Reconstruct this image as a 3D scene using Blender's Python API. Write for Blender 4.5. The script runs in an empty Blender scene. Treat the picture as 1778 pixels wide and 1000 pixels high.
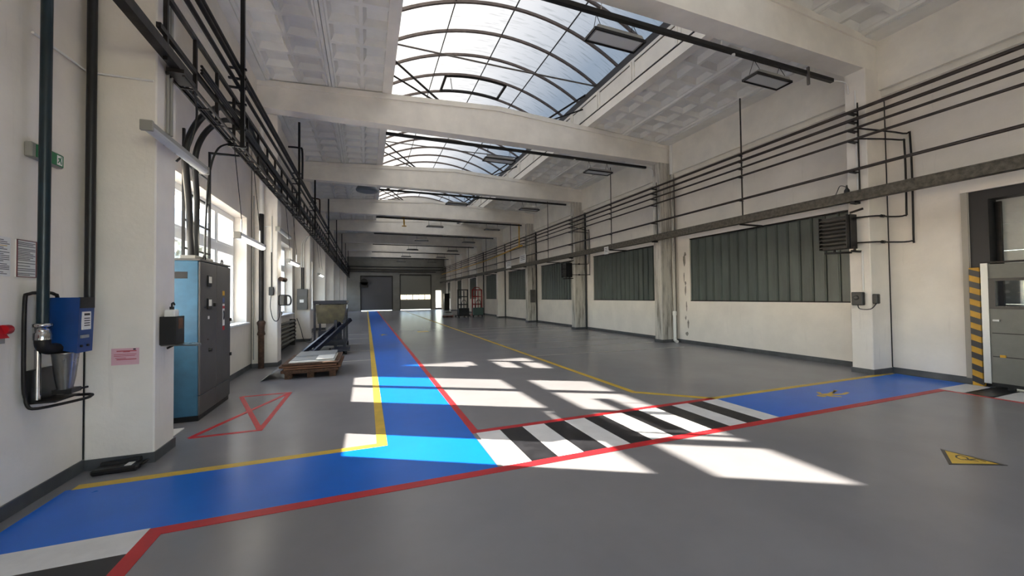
import bpy, math, random
from mathutils import Vector, Matrix
random.seed(7)
S = bpy.context.scene
COL = S.collection
PI = math.pi

# ------------------------------------------------------------------ camera
H = 1.6
F_PX = 668.0
cam_d = bpy.data.cameras.new('camera')
cam = bpy.data.objects.new('camera', cam_d); COL.objects.link(cam)
cam_d.sensor_fit = 'HORIZONTAL'; cam_d.sensor_width = 36.0; cam_d.lens = F_PX / 1778.0 * 36.0
cam_d.clip_start = 0.02; cam_d.clip_end = 600
yaw, pitch, roll = math.atan(253 / 668.0), math.radians(1.2), math.radians(0.66)
Fw = Vector((math.sin(yaw) * math.cos(pitch), math.cos(yaw) * math.cos(pitch), math.sin(pitch)))
Rt = Vector((math.cos(yaw), -math.sin(yaw), 0)); Up = Rt.cross(Fw)
R2 = Rt * math.cos(roll) - Up * math.sin(roll); U2 = Up * math.cos(roll) + Rt * math.sin(roll)
M = Matrix((R2, U2, -Fw)).transposed().to_4x4(); M.translation = (0, 0, H)
cam.matrix_world = M
S.camera = cam

# ------------------------------------------------------------------ sky and sun (low afternoon sun through the left windows)
SUN = Vector((-2.03, 1.14, 1.0)).normalized()          # direction towards the sun
wd = bpy.data.worlds.new('sky'); S.world = wd; wd.use_nodes = True
nt = wd.node_tree; nt.nodes.clear()
sky = nt.nodes.new('ShaderNodeTexSky'); sky.sky_type = 'NISHITA'; sky.sun_disc = False
sky.sun_elevation = math.asin(SUN.z); sky.sun_rotation = math.atan2(SUN.x, SUN.y) % (2 * PI)
sky.air_density = 1.0; sky.dust_density = 0.6; sky.ozone_density = 1.0
bg = nt.nodes.new('ShaderNodeBackground'); bg.inputs['Strength'].default_value = 1.0
wo = nt.nodes.new('ShaderNodeOutputWorld')
hs_ = nt.nodes.new('ShaderNodeHueSaturation'); hs_.inputs['Saturation'].default_value = 0.80
nt.links.new(sky.outputs[0], hs_.inputs['Color']); nt.links.new(hs_.outputs[0], bg.inputs[0]); nt.links.new(bg.outputs[0], wo.inputs[0])
sl = bpy.data.lights.new('sun', 'SUN'); sl.energy = 31.0; sl.angle = math.radians(0.53); sl.color = (1.0, 0.92, 0.80)
so = bpy.data.objects.new('sun', sl); COL.objects.link(so)
so.rotation_euler = SUN.to_track_quat('Z', 'Y').to_euler(); so.location = (-30, 20, 20)

S.view_settings.view_transform = 'Standard'; S.view_settings.look = 'None'
S.view_settings.gamma = 1.0; S.view_settings.use_curve_mapping = False
S.view_settings.exposure = 0.74
S.cycles.use_denoising = True
S.cycles.max_bounces = 10; S.cycles.diffuse_bounces = 6; S.cycles.glossy_bounces = 3
S.cycles.transmission_bounces = 6; S.cycles.transparent_max_bounces = 12
S.cycles.sample_clamp_indirect = 8.0; S.cycles.caustics_reflective = False; S.cycles.caustics_refractive = False

# ------------------------------------------------------------------ materials
def lin(c):
    return tuple((v / 255 / 12.92) if v / 255 <= 0.04045 else ((v / 255 + 0.055) / 1.055) ** 2.4 for v in c) + (1.0,)

MATS = {}
def mat(name, rgb, rough=0.5, metal=0.0, var=0.0, vscale=6.0, dark=None, bump=0.0, bscale=40.0, coat=0.0, emit=None, spec=None, detail=5.0, stretch=None):
    m = bpy.data.materials.new(name); m.use_nodes = True
    n = m.node_tree.nodes; L = m.node_tree.links; b = n['Principled BSDF']
    b.inputs['Base Color'].default_value = lin(rgb); b.inputs['Roughness'].default_value = rough; b.inputs['Metallic'].default_value = metal
    if coat: b.inputs['Coat Weight'].default_value = coat; b.inputs['Coat Roughness'].default_value = 0.12
    if spec is not None: b.inputs['Specular IOR Level'].default_value = spec
    tc = n.new('ShaderNodeTexCoord'); src = tc.outputs['Object']
    if stretch:
        mp = n.new('ShaderNodeMapping'); mp.inputs['Scale'].default_value = stretch; L.new(src, mp.inputs[0]); src = mp.outputs[0]
    if var:
        nz = n.new('ShaderNodeTexNoise'); nz.inputs['Scale'].default_value = vscale; nz.inputs['Detail'].default_value = detail; nz.inputs['Roughness'].default_value = 0.6
        L.new(src, nz.inputs['Vector'])
        rp = n.new('ShaderNodeValToRGB'); rp.color_ramp.elements[0].position = 0.35; rp.color_ramp.elements[1].position = 0.68
        d = dark if dark else tuple(v * (1 - var) for v in rgb)
        rp.color_ramp.elements[0].color = lin(d); rp.color_ramp.elements[1].color = lin(rgb)
        L.new(nz.outputs['Fac'], rp.inputs[0]); L.new(rp.outputs[0], b.inputs['Base Color'])
        mr = n.new('ShaderNodeMapRange'); mr.inputs[3].default_value = min(1, rough + 0.5*var); mr.inputs[4].default_value = max(0.02, rough - 0.4*var)
        L.new(nz.outputs['Fac'], mr.inputs[0]); L.new(mr.outputs[0], b.inputs['Roughness'])
    if bump:
        nb = n.new('ShaderNodeTexNoise'); nb.inputs['Scale'].default_value = bscale; nb.inputs['Detail'].default_value = 6
        L.new(src, nb.inputs['Vector'])
        bp = n.new('ShaderNodeBump'); bp.inputs['Strength'].default_value = bump; bp.inputs['Distance'].default_value = 0.01
        L.new(nb.outputs['Fac'], bp.inputs['Height']); L.new(bp.outputs[0], b.inputs['Normal'])
    if emit:
        b.inputs['Emission Color'].default_value = lin(emit[0]); b.inputs['Emission Strength'].default_value = emit[1]
    MATS[name] = m
    return m

def wall_mat(name, rgb, stain, amount, lo=0.60, hi=0.80):
    """painted plaster: blotchy off-white, vertical run marks and scuffs"""
    m = mat(name, rgb, 0.75, var=0.05, vscale=1.3, bump=0.25, bscale=22)
    n = m.node_tree.nodes; L = m.node_tree.links; b = n['Principled BSDF']
    base = b.inputs['Base Color'].links[0].from_socket
    tc = n.new('ShaderNodeTexCoord'); mp = n.new('ShaderNodeMapping'); mp.inputs['Scale'].default_value = (5, 5, 0.45)
    L.new(tc.outputs['Object'], mp.inputs[0])
    nz = n.new('ShaderNodeTexNoise'); nz.inputs['Scale'].default_value = 1.6; nz.inputs['Detail'].default_value = 8; nz.inputs['Roughness'].default_value = 0.7
    L.new(mp.outputs[0], nz.inputs['Vector'])
    rp = n.new('ShaderNodeValToRGB'); rp.color_ramp.elements[0].position = lo; rp.color_ramp.elements[1].position = hi
    rp.color_ramp.elements[0].color = (0, 0, 0, 1); rp.color_ramp.elements[1].color = (amount,) * 3 + (1,)
    L.new(nz.outputs['Fac'], rp.inputs[0])
    mx = n.new('ShaderNodeMix'); mx.data_type = 'RGBA'; L.new(rp.outputs[0], mx.inputs['Factor'])
    L.new(base, mx.inputs[6]); mx.inputs[7].default_value = lin(stain); L.new(mx.outputs[2], b.inputs['Base Color'])
    return m

WALL = wall_mat('wall_paint', (238, 230, 219), (150, 144, 134), 0.35)
COLM = wall_mat('column_paint', (238, 231, 221), (130, 124, 114), 0.30)
COLS = wall_mat('stained_column_paint', (205, 200, 190), (92, 84, 74), 0.85, 0.46, 0.66)
CEIL = mat('ceiling_paint', (236, 234, 227), 0.8, var=0.05, vscale=2.0, bump=0.15)
BEAM = mat('beam_paint', (240, 234, 223), 0.7, var=0.06, vscale=1.5, bump=0.2)
FLOOR = mat('grey_epoxy', (136, 135, 138), 0.25, var=0.06, vscale=0.9, bump=0.02, bscale=9, spec=0.5)
SKIRT = mat('skirting_paint', (86, 88, 90), 0.45, var=0.25, vscale=3)
BLUEF = mat('blue_floor_paint', (4, 108, 218), 0.28, var=0.04, vscale=2, spec=0.35)
REDF = mat('red_floor_paint', (196, 34, 42), 0.4, var=0.08, vscale=4)
YELF = mat('yellow_floor_paint', (222, 184, 60), 0.4, var=0.10, vscale=5)
WHTF = mat('white_floor_paint', (232, 232, 232), 0.4, var=0.06, vscale=4)
BLKF = mat('black_floor_paint', (24, 24, 27), 0.35, var=0.4, vscale=5, dark=(40, 40, 44))
FAINT = mat('worn_line_paint', (186, 182, 168), 0.4, var=0.2, vscale=3)
DARKST = mat('dark_steel', (38, 34, 32), 0.5, 0.4, var=0.3, vscale=8)
BROWNST = mat('brown_painted_pipe', (62, 52, 46), 0.45, 0.2, var=0.3, vscale=5)
RAILM = mat('weathered_steel_rail', (110, 104, 92), 0.6, 0.3, var=0.35, vscale=14)
GREYST = mat('grey_steel', (120, 114, 108), 0.4, 0.6, var=0.15, vscale=8)
RIBM = mat('vault_rib_steel', (112, 100, 94), 0.5, 0.3, var=0.15, vscale=6)
BLACK = mat('black_plastic', (18, 18, 19), 0.4, var=0.2, vscale=20)
RUBBER = mat('rubber', (22, 22, 23), 0.75)
CHROME = mat('chrome', (190, 190, 190), 0.18, 1.0)
TEALP = mat('dark_teal_pipe_paint', (14, 40, 50), 0.35, var=0.3, vscale=6)
WHITEP = mat('white_plastic', (232, 230, 225), 0.4)
PVC = mat('white_window_frame', (235, 236, 236), 0.35)
CABG = mat('grey_cabinet_paint', (84, 82, 80), 0.45, var=0.08, vscale=3)
CABB = mat('blue_cabinet_paint', (58, 104, 132), 0.4, var=0.15, vscale=4)
BLUEBOX = mat('blue_machine_paint', (10, 62, 128), 0.35, var=0.12, vscale=6)
NAVY = mat('navy_machine_paint', (13, 19, 40), 0.4, var=0.25, vscale=6)
RED = mat('red_machine_paint', (150, 26, 24), 0.4, var=0.15, vscale=6)
REDP = mat('red_plastic', (176, 16, 30), 0.35)
PAPER = mat('paper', (222, 220, 216), 0.6)
PINK = mat('pink_paper', (222, 176, 188), 0.6, var=0.05)
INK = mat('ink', (70, 68, 70), 0.7)
INKB = mat('dark_ink', (30, 26, 26), 0.7)
REDINK = mat('red_ink', (170, 40, 50), 0.6)
GREENS = mat('exit_sign_green', (10, 110, 66), 0.4)
WOOD = mat('pallet_wood', (96, 66, 44), 0.75, var=0.4, vscale=10, bump=0.3, stretch=(3, 0.4, 3))
SHEETG = mat('grey_metal_sheet', (176, 178, 178), 0.35, 0.3, var=0.12, vscale=3)
SHEETW = mat('white_board', (225, 224, 216), 0.5, var=0.05)
CARD = mat('brown_board', (116, 78, 50), 0.7, var=0.2, vscale=8)
PROFIL = mat('dark_green_channel_glass', (92, 100, 94), 0.36, var=0.18, vscale=2.5, stretch=(2, 2, 0.3), spec=0.6)
DOORP = mat('pale_door_panel', (196, 196, 190), 0.5, var=0.05)
DOORG = mat('grey_green_door_panel', (112, 112, 104), 0.45, var=0.06)
ALU = mat('aluminium', (176, 178, 178), 0.45, 0.8)
YELP = mat('yellow_paint', (214, 162, 34), 0.45, var=0.1, vscale=6)
HEATG = mat('dark_grey_heater', (84, 82, 78), 0.45, 0.3, var=0.1)
LAMPG = mat('lamp_housing', (150, 148, 142), 0.4, 0.3)
DIFF = mat('lamp_diffuser', (190, 192, 190), 0.35)
LITE = mat('lit_lamp_diffuser', (255, 252, 240), 0.4, emit=((255, 250, 236), 5.0))
RADM = mat('radiator_paint', (92, 88, 82), 0.5, var=0.2, vscale=8)
TANK = mat('olive_glass_tank', (92, 86, 64), 0.15, var=0.4, vscale=5)
ROOFD = mat('roof_felt', (70, 70, 72), 0.9)
EXTW = mat('sun_block_render', (212, 214, 214), 0.85, var=0.12, vscale=0.8)
TILE = mat('overexposed_roof', (205, 206, 204), 0.8, var=0.2, vscale=2)  # roof colour lightened to stand in for outdoor overexposure
GRND = mat('outside_ground', (182, 178, 170), 0.9, var=0.25, vscale=0.5)
LEAF = mat('leaf', (196, 202, 190), 0.6, var=0.3, vscale=3)  # foliage colour paled so it looks overexposed through the windows
BARK = mat('bark', (110, 98, 84), 0.9, var=0.3, vscale=6)
WGLS = mat('dark_window', (60, 70, 78), 0.1)
METER = mat('meter_face', (220, 218, 205), 0.3)
STEELP = mat('bare_steel_cup', (140, 138, 134), 0.28, 0.8, var=0.15)
COPPER = mat('rusty_pipe', (92, 66, 50), 0.7, 0.2, var=0.4, vscale=12)
DEADSHOT = mat('dark_corner', (30, 30, 30), 0.8)

def glass_mat(name, tint, gloss=0.06):
    m = bpy.data.materials.new(name); m.use_nodes = True; n = m.node_tree.nodes; L = m.node_tree.links
    n.clear(); o = n.new('ShaderNodeOutputMaterial'); t = n.new('ShaderNodeBsdfTransparent'); t.inputs[0].default_value = tint
    g = n.new('ShaderNodeBsdfGlossy'); g.inputs['Roughness'].default_value = 0.03
    x = n.new('ShaderNodeMixShader'); x.inputs[0].default_value = gloss
    L.new(t.outputs[0], x.inputs[1]); L.new(g.outputs[0], x.inputs[2]); L.new(x.outputs[0], o.inputs[0])
    return m
GLASS = glass_mat('window_glass', (0.975, 0.975, 0.97, 1))

def vault_mat():
    """weathered translucent polycarbonate with faint streaks across"""
    m = bpy.data.materials.new('vault_polycarbonate'); m.use_nodes = True; n = m.node_tree.nodes; L = m.node_tree.links
    n.clear(); o = n.new('ShaderNodeOutputMaterial'); t = n.new('ShaderNodeBsdfTranslucent')
    g = n.new('ShaderNodeBsdfGlossy'); g.inputs['Roughness'].default_value = 0.25
    x = n.new('ShaderNodeMixShader'); x.inputs[0].default_value = 0.05
    tc = n.new('ShaderNodeTexCoord'); mp = n.new('ShaderNodeMapping'); mp.inputs['Scale'].default_value = (1.6, 14, 1.6)
    nz = n.new('ShaderNodeTexNoise'); nz.inputs['Scale'].default_value = 1.2; nz.inputs['Detail'].default_value = 5
    rp = n.new('ShaderNodeValToRGB'); rp.color_ramp.elements[0].position = 0.30; rp.color_ramp.elements[1].position = 0.46
    rp.color_ramp.elements[0].color = (0.072, 0.071, 0.069, 1); rp.color_ramp.elements[1].color = (0.100, 0.098, 0.095, 1)
    L.new(tc.outputs['Object'], mp.inputs[0]); L.new(mp.outputs[0], nz.inputs['Vector']); L.new(nz.outputs['Fac'], rp.inputs[0]); L.new(rp.outputs[0], t.inputs[0])
    L.new(t.outputs[0], x.inputs[1]); L.new(g.outputs[0], x.inputs[2]); L.new(x.outputs[0], o.inputs[0])
    return m
VAULT = vault_mat()

# ------------------------------------------------------------------ mesh helpers
ORG = {}
class MB:
    def __init__(s): s.v = []; s.f = []; s.sm = []
    def add(s, vs, fs, smooth=False):
        k = len(s.v); s.v += [tuple(p) for p in vs]; s.f += [tuple(i + k for i in f) for f in fs]; s.sm += [smooth] * len(fs); return s
    def box(s, x0, x1, y0, y1, z0, z1, c=0.0):
        if x0 > x1: x0, x1 = x1, x0
        if y0 > y1: y0, y1 = y1, y0
        if z0 > z1: z0, z1 = z1, z0
        if c <= 0:
            return s.add([(x0,y0,z0),(x1,y0,z0),(x1,y1,z0),(x0,y1,z0),(x0,y0,z1),(x1,y0,z1),(x1,y1,z1),(x0,y1,z1)],
                         [(0,3,2,1),(4,5,6,7),(0,1,5,4),(1,2,6,5),(2,3,7,6),(3,0,4,7)])
        c = min(c, (x1-x0)*.49, (y1-y0)*.49, (z1-z0)*.49)
        vs = []; idx = {}
        for ix, (xa, xs) in enumerate(((x0, 1), (x1, -1))):
            for iy, (ya, ys) in enumerate(((y0, 1), (y1, -1))):
                for iz, (za, zs) in enumerate(((z0, 1), (z1, -1))):
                    for ax in range(3):
                        p = [xa + xs*c, ya + ys*c, za + zs*c]; p[ax] = (xa, ya, za)[ax]
                        idx[ix, iy, iz, ax] = len(vs); vs.append(tuple(p))
        F = []
        I = idx
        F += [(I[0,0,0,0],I[0,0,1,0],I[0,1,1,0],I[0,1,0,0]),(I[1,0,0,0],I[1,1,0,0],I[1,1,1,0],I[1,0,1,0])]
        F += [(I[0,0,0,1],I[1,0,0,1],I[1,0,1,1],I[0,0,1,1]),(I[0,1,0,1],I[0,1,1,1],I[1,1,1,1],I[1,1,0,1])]
        F += [(I[0,0,0,2],I[0,1,0,2],I[1,1,0,2],I[1,0,0,2]),(I[0,0,1,2],I[1,0,1,2],I[1,1,1,2],I[0,1,1,2])]
        for a in (0, 1):
            for b in (0, 1):
                F += [(I[0,a,b,1],I[1,a,b,1],I[1,a,b,2],I[0,a,b,2]), (I[a,0,b,0],I[a,1,b,0],I[a,1,b,2],I[a,0,b,2]), (I[a,b,0,0],I[a,b,1,0],I[a,b,1,1],I[a,b,0,1])]
                for d in (0, 1): F.append((I[a,b,d,0],I[a,b,d,1],I[a,b,d,2]))
        return s.add(vs, F)
    def bar(s, p, q, w, h=None, up=(0, 0, 1)):
        """rectangular bar from p to q"""
        p = Vector(p); q = Vector(q); h = h or w; d = (q - p).normalized(); u = Vector(up)
        if abs(d.dot(u)) > 0.98: u = Vector((0, 1, 0))
        a = d.cross(u).normalized() * (w / 2); b = a.cross(d).normalized() * (h / 2)
        vs = [p-a-b, p+a-b, p+a+b, p-a+b, q-a-b, q+a-b, q+a+b, q-a+b]
        return s.add(vs, [(0,1,2,3),(7,6,5,4),(0,4,5,1),(1,5,6,2),(2,6,7,3),(3,7,4,0)])
    def tube(s, pts, r, n=8, cap=True, closed=False):
        pts = [Vector(p) for p in pts]; N = len(pts); rs = r if isinstance(r, (list, tuple)) else [r] * N
        rings = []; ref = None
        for i, p in enumerate(pts):
            if closed: d = (pts[(i+1) % N] - pts[i-1])
            else: d = (pts[min(i+1, N-1)] - pts[max(i-1, 0)])
            if d.length < 1e-9: d = Vector((0, 0, 1))
            d.normalize()
            if ref is None: ref = Vector((0, 0, 1)) if abs(d.z) < 0.9 else Vector((0, 1, 0))
            a = d.cross(ref)
            if a.length < 1e-4: a = d.cross(Vector((1, 0, 0)))
            a.normalize(); b = a.cross(d).normalized(); ref = b
            rings.append([p + (a * math.cos(t) + b * math.sin(t)) * rs[i] for t in [2*PI*k/n for k in range(n)]])
        vs = [v for r_ in rings for v in r_]; fs = []
        for i in range(N if closed else N - 1):
            j = (i + 1) % N
            for k in range(n): fs.append((i*n+k, i*n+(k+1) % n, j*n+(k+1) % n, j*n+k))
        s.add(vs, fs, True)
        if cap and not closed:
            s.add(rings[0], [tuple(range(n))[::-1]]); s.add(rings[-1], [tuple(range(n))])
        return s
    def lathe(s, c, prof, n=16, axis='z'):
        """prof: list of (r, h) along the axis"""
        vs = []; fs = []
        for r, h in prof:
            for k in range(n):
                t = 2*PI*k/n; a, b = r*math.cos(t), r*math.sin(t)
                p = (a, b, h) if axis == 'z' else ((h, a, b) if axis == 'x' else (b, h, a))
                vs.append((c[0]+p[0], c[1]+p[1], c[2]+p[2]))
        for i in range(len(prof)-1):
            for k in range(n): fs.append((i*n+k, i*n+(k+1) % n, (i+1)*n+(k+1) % n, (i+1)*n+k))
        s.add(vs, fs, True)
        s.add(vs[:n], [tuple(range(n))[::-1]]); s.add(vs[-n:], [tuple(range(n))])
        return s
    def prism(s, poly, axis, a, b):
        """extrude a 2D polygon: axis x: poly=(y,z); y: (x,z); z: (x,y)"""
        def P(u, w, t): return (t, u, w) if axis == 'x' else ((u, t, w) if axis == 'y' else (u, w, t))
        n = len(poly); vs = [P(u, w, a) for u, w in poly] + [P(u, w, b) for u, w in poly]
        fs = [tuple(range(n))[::-1], tuple(range(n, 2*n))] + [(i, (i+1) % n, n+(i+1) % n, n+i) for i in range(n)]
        return s.add(vs, fs)
    def xf(s, mtx):
        s.v = [tuple(mtx @ Vector(p)) for p in s.v]; return s
    def build(s, name, m, parent=None, smooth=None):
        me = bpy.data.meshes.new(name)
        o = ORG.get(parent.name, Vector((0, 0, 0))) if parent is not None else Vector((0, 0, 0))
        me.from_pydata([(p[0]-o.x, p[1]-o.y, p[2]-o.z) for p in s.v], [], s.f); me.update()
        me.polygons.foreach_set('use_smooth', s.sm if smooth is None else [smooth] * len(s.sm))
        me.materials.append(m)
        ob = bpy.data.objects.new(name, me); COL.objects.link(ob)
        if parent is not None: ob.parent = parent; ORG[ob.name] = o
        else: ORG[ob.name] = Vector((0, 0, 0))
        return ob

def tag(o, label=None, cat=None, group=None, kind=None):
    if label: o['label'] = label
    if cat: o['category'] = cat
    if group: o['group'] = group
    if kind: o['kind'] = kind
    return o
def thing(name, label, cat, loc=(0, 0, 0), group=None, kind=None):
    o = bpy.data.objects.new(name, None); COL.objects.link(o); o.location = loc; o.empty_display_size = 0.1
    ORG[o.name] = Vector(loc); return tag(o, label, cat, group, kind)
def copy_part(o, parent, dy=None):
    c = o.copy(); COL.objects.link(c); c.parent = parent
    for ch in o.children: copy_part(ch, c)
    return c
def dup(root, loc, label, group=None, rotz=None):
    c = root.copy(); COL.objects.link(c); c.location = loc
    if rotz is not None: c.rotation_euler.z = rotz
    c['label'] = label
    if group: c['group'] = group
    for ch in root.children: copy_part(ch, c)
    return c
def smooth_path(pts, k=6):
    pts = [Vector(p) for p in pts]; out = []
    for i in range(len(pts)-1):
        p0 = pts[max(i-1, 0)]; p1 = pts[i]; p2 = pts[i+1]; p3 = pts[min(i+2, len(pts)-1)]
        for j in range(k):
            t = j/k
            out.append(0.5*((2*p1)+(p2-p0)*t+(2*p0-5*p1+4*p2-p3)*t*t+(3*p1-p0-3*p2+p3)*t**3))
    out.append(pts[-1]); return out
ORD = ['first', 'second', 'third', 'fourth', 'fifth', 'sixth', 'seventh', 'eighth', 'ninth', 'tenth']

# ------------------------------------------------------------------ dimensions of the hall
BAY = 5.65
XL, XR = -2.50, 9.75           # wall faces
CL, CR = -1.97, 9.14           # column faces
YE, YB = 50.0, -7.0            # end wall, wall behind the camera
RY = [4.5 + BAY*k for k in range(-2, 8)]    # near faces of right columns / beams (index 2 is the first in view)
LY = [4.85 + BAY*k for k in range(-2, 8)]
ZB = 6.0
def zc(x): return 6.62 + 0.06*(5.6 - abs(x - 3.5))
OX0, OX1 = 0.62, 6.38          # skylight opening

# ------------------------------------------------------------------ floor and its markings
floor = MB().box(XL-0.6, XR+1.0, YB-0.5, YE+0.5, -0.2, 0.0).build('floor', FLOOR)
tag(floor, 'grey epoxy floor of the long hall', 'floor', kind='structure')
def paint(name, m, poly, z=0.002):
    b = MB().prism(poly, 'z', 0.0, z); return b.build(name, m, floor)
def rect(name, m, x0, x1, y0, y1, z=0.002): return paint(name, m, [(x0, y0), (x1, y0), (x1, y1), (x0, y1)], z)
rect('blue_walkway', BLUEF, 0.20, 1.15, 3.44, YE-1)
rect('blue_walkway', BLUEF, XL+0.12, 0.20, 3.44, 4.41)
rect('blue_walkway', BLUEF, 4.97, 9.66, 3.44, 4.40)
rect('blue_walkway', BLUEF, XL+0.12, -1.42, 3.40, 3.44)
paint('yellow_line', YELF, [(XL+0.16, 4.40), (0.21, 4.40), (0.21, YE-1), (0.10, YE-1), (0.10, 4.50), (XL+0.16, 4.50)], 0.003)
paint('yellow_line', YELF, [(4.05, YE-1), (4.15, YE-1), (4.15, 5.26), (4.97, 4.50), (9.10, 4.50), (9.62, 4.44), (9.62, 4.40), (4.93, 4.40), (4.05, 5.22)], 0.003)
paint('red_line', REDF, [(1.15, YE-1), (1.24, YE-1), (1.24, 4.49), (4.95, 4.49), (4.95, 4.40), (1.15, 4.40)], 0.003)
paint('red_line', REDF, [(-1.42, 0.2), (-1.42, 3.45), (8.74, 3.45), (8.74, 0.2), (8.68, 0.2), (8.68, 3.35), (-1.32, 3.35), (-1.32, 0.2)], 0.0035)
for i in range(13):
    rect('crosswalk_stripe', BLKF if i % 2 else WHTF, 1.20+0.29*i, 1.20+0.29*(i+1), 3.45, 4.40, 0.0025)
for i in range(9):
    y = 3.46-0.29*i
    rect('crosswalk_stripe', BLKF if i % 2 else WHTF, XL+0.14, -1.42, y-0.29, y, 0.0027)
    rect('crosswalk_stripe', BLKF if i % 2 else WHTF, 8.74, 9.63, y-0.31, y, 0.0027)
# red cross-box in front of the switch cabinet
def strip(name, m, p, q, w, z=0.002):
    p = Vector((*p, 0)); q = Vector((*q, 0)); n = Vector((-(q-p).y, (q-p).x, 0)).normalized()*w/2
    return paint(name, m, [tuple((p-n)[:2]), tuple((q-n)[:2]), tuple((q+n)[:2]), tuple((p+n)[:2])], z)
X0, X1, Y0_, Y1_ = -1.92, -1.22, 5.52, 7.50
for k, (p, q) in enumerate((((X0, Y0_), (X1+.03, Y0_)), ((X1, Y0_-.03), (X1, Y1_+.03)), ((X1, Y1_), (X0, Y1_)), ((X0, Y0_), (X1, Y1_)), ((X0, Y1_), (X1, Y0_)))):
    strip('red_box_line', REDF, p, q, 0.06, 0.002+0.0004*k)
# faint parking bay lines right of the yellow line and left of the walkway
for k in range(8):
    strip('worn_bay_line', FAINT, (4.15, 9.4+1.35*k), (9.0, 9.1+1.35*k), 0.05, 0.0016)
for k in range(5):
    strip('worn_bay_line', FAINT, (-1.0, 10.6+1.9*k), (0.10, 10.6+1.9*k), 0.05, 0.0016)
# walking figure pictograms (lying along the walkways)
def figure(cx, cy, s, ang, m):
    b = MB(); c, n = math.cos(ang), math.sin(ang)
    def P(u, w): return (cx+(u*c-w*n)*s, cy+(u*n+w*c)*s)
    head = [P(0.42+0.09*math.cos(t), 0.02+0.09*math.sin(t)) for t in [2*PI*k/10 for k in range(10)]]
    b.prism(head, 'z', 0, 0.0032)
    for poly in ([(0.30, -0.10), (0.30, 0.10), (0.02, 0.09), (0.02, -0.07)],
                 [(0.30, 0.06), (0.28, 0.16), (0.10, 0.27), (0.06, 0.22), (0.22, 0.10)],
                 [(0.30, -0.06), (0.27, -0.14), (0.14, -0.26), (0.09, -0.20), (0.22, -0.08)],
                 [(0.04, 0.0), (0.04, 0.10), (-0.22, 0.16), (-0.50, 0.10), (-0.50, 0.03), (-0.24, 0.07)],
                 [(0.04, -0.07), (0.04, 0.02), (-0.20, -0.05), (-0.46, -0.22), (-0.50, -0.15), (-0.22, -0.13)][::1]):
        b.prism([P(u, w) for u, w in poly], 'z', 0, 0.003)
    return b.build('pedestrian_symbol', m, floor)
figure(6.85, 3.92, 0.66, PI, YELF)
figure(0.68, 17.4, 0.7, PI/2, YELF)
strip('yellow_floor_mark', YELF, (2.2, 18.2), (2.7, 18.2), 0.35, 0.003)
# yellow warning triangle with a black border and a hand-drawn pictogram
tp = [(5.44, 2.15), (5.02, 1.93), (5.47, 1.72)]
g = [sum(p[0] for p in tp)/3, sum(p[1] for p in tp)/3]
paint('warning_triangle', BLKF, tp, 0.0025)
tri = paint('warning_triangle_face', YELF, [(g[0]+(x-g[0])*.80, g[1]+(y-g[1])*.80) for x, y in tp], 0.0032)
def TL(a, b2): return (g[0]+a*0.40, g[1]+b2*0.40)
for k, (p, q) in enumerate((((.22,.16),(.16,.02)),((.16,.02),(.02,-.06)),((.02,-.06),(-.12,.02)),((.22,.16),(.08,.17)),((.08,.17),(-.05,.12)),((-.05,.12),(-.12,.02)),((-.02,-.02),(.12,-.18)),((.02,-.06),(.26,-.10)),((.26,-.10),(.22,-.26)))):
    strip('pictogram_stroke', BLKF, TL(*p), TL(*q), 0.013, 0.0036+0.0001*k)

# ------------------------------------------------------------------ walls
WH = 7.02
WIN_Y = (0.60, 5.28)           # left window opening relative to the column's near face
WIN_Z = (1.05, 3.42)
b = MB()
xo = XL-0.62
b.box(xo, XL, YB-0.3, LY[0]+WIN_Y[0], 0, WH)
b.box(xo, XL, LY[0]+WIN_Y[0], LY[0]+WIN_Y[1], 0, WIN_Z[0]); b.box(xo, XL, LY[0]+WIN_Y[0], LY[0]+WIN_Y[1], WIN_Z[1], WH)
b.box(xo, XL, LY[0]+WIN_Y[1], LY[2]+WIN_Y[0], 0, WH)
for k in range(2, 10):
    y0, y1 = LY[k]+WIN_Y[0], LY[k]+WIN_Y[1]
    yn = (LY[k+1]+WIN_Y[0]) if k < 9 else YE
    b.box(xo, XL, y0, y1, 0, WIN_Z[0]); b.box(xo, XL, y0, y1, WIN_Z[1], WH); b.box(xo, XL, y1, yn, 0, WH)
wl = b.build('wall_left', WALL); tag(wl, 'white plastered wall with tall windows between the columns', 'wall', kind='structure')
# right wall: channel-glass windows, dock door opening
RW = [(RY[k]+0.62, RY[k]+5.05) for k in range(2, 10)]
RZ = (1.37, 3.38)
DK = (0.25, 3.40, 3.30)        # dock opening y0,y1,height
b = MB(); xo2 = XR+0.38
b.box(XR, xo2, YB-0.3, DK[0], 0, WH); b.box(XR, xo2, DK[0], DK[1], DK[2], WH); b.box(XR, xo2, DK[1], RW[0][0], 0, WH)
for k, (y0, y1) in enumerate(RW):
    yn = RW[k+1][0] if k < 7 else YE
    b.box(XR, xo2, y0, y1, 0, RZ[0]); b.box(XR, xo2, y0, y1, RZ[1], WH); b.box(XR, xo2, y1, yn, 0, WH)
wr = b.build('wall_right', WALL); tag(wr, 'white wall with dark green glazed bands and the dock door', 'wall', kind='structure')
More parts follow.
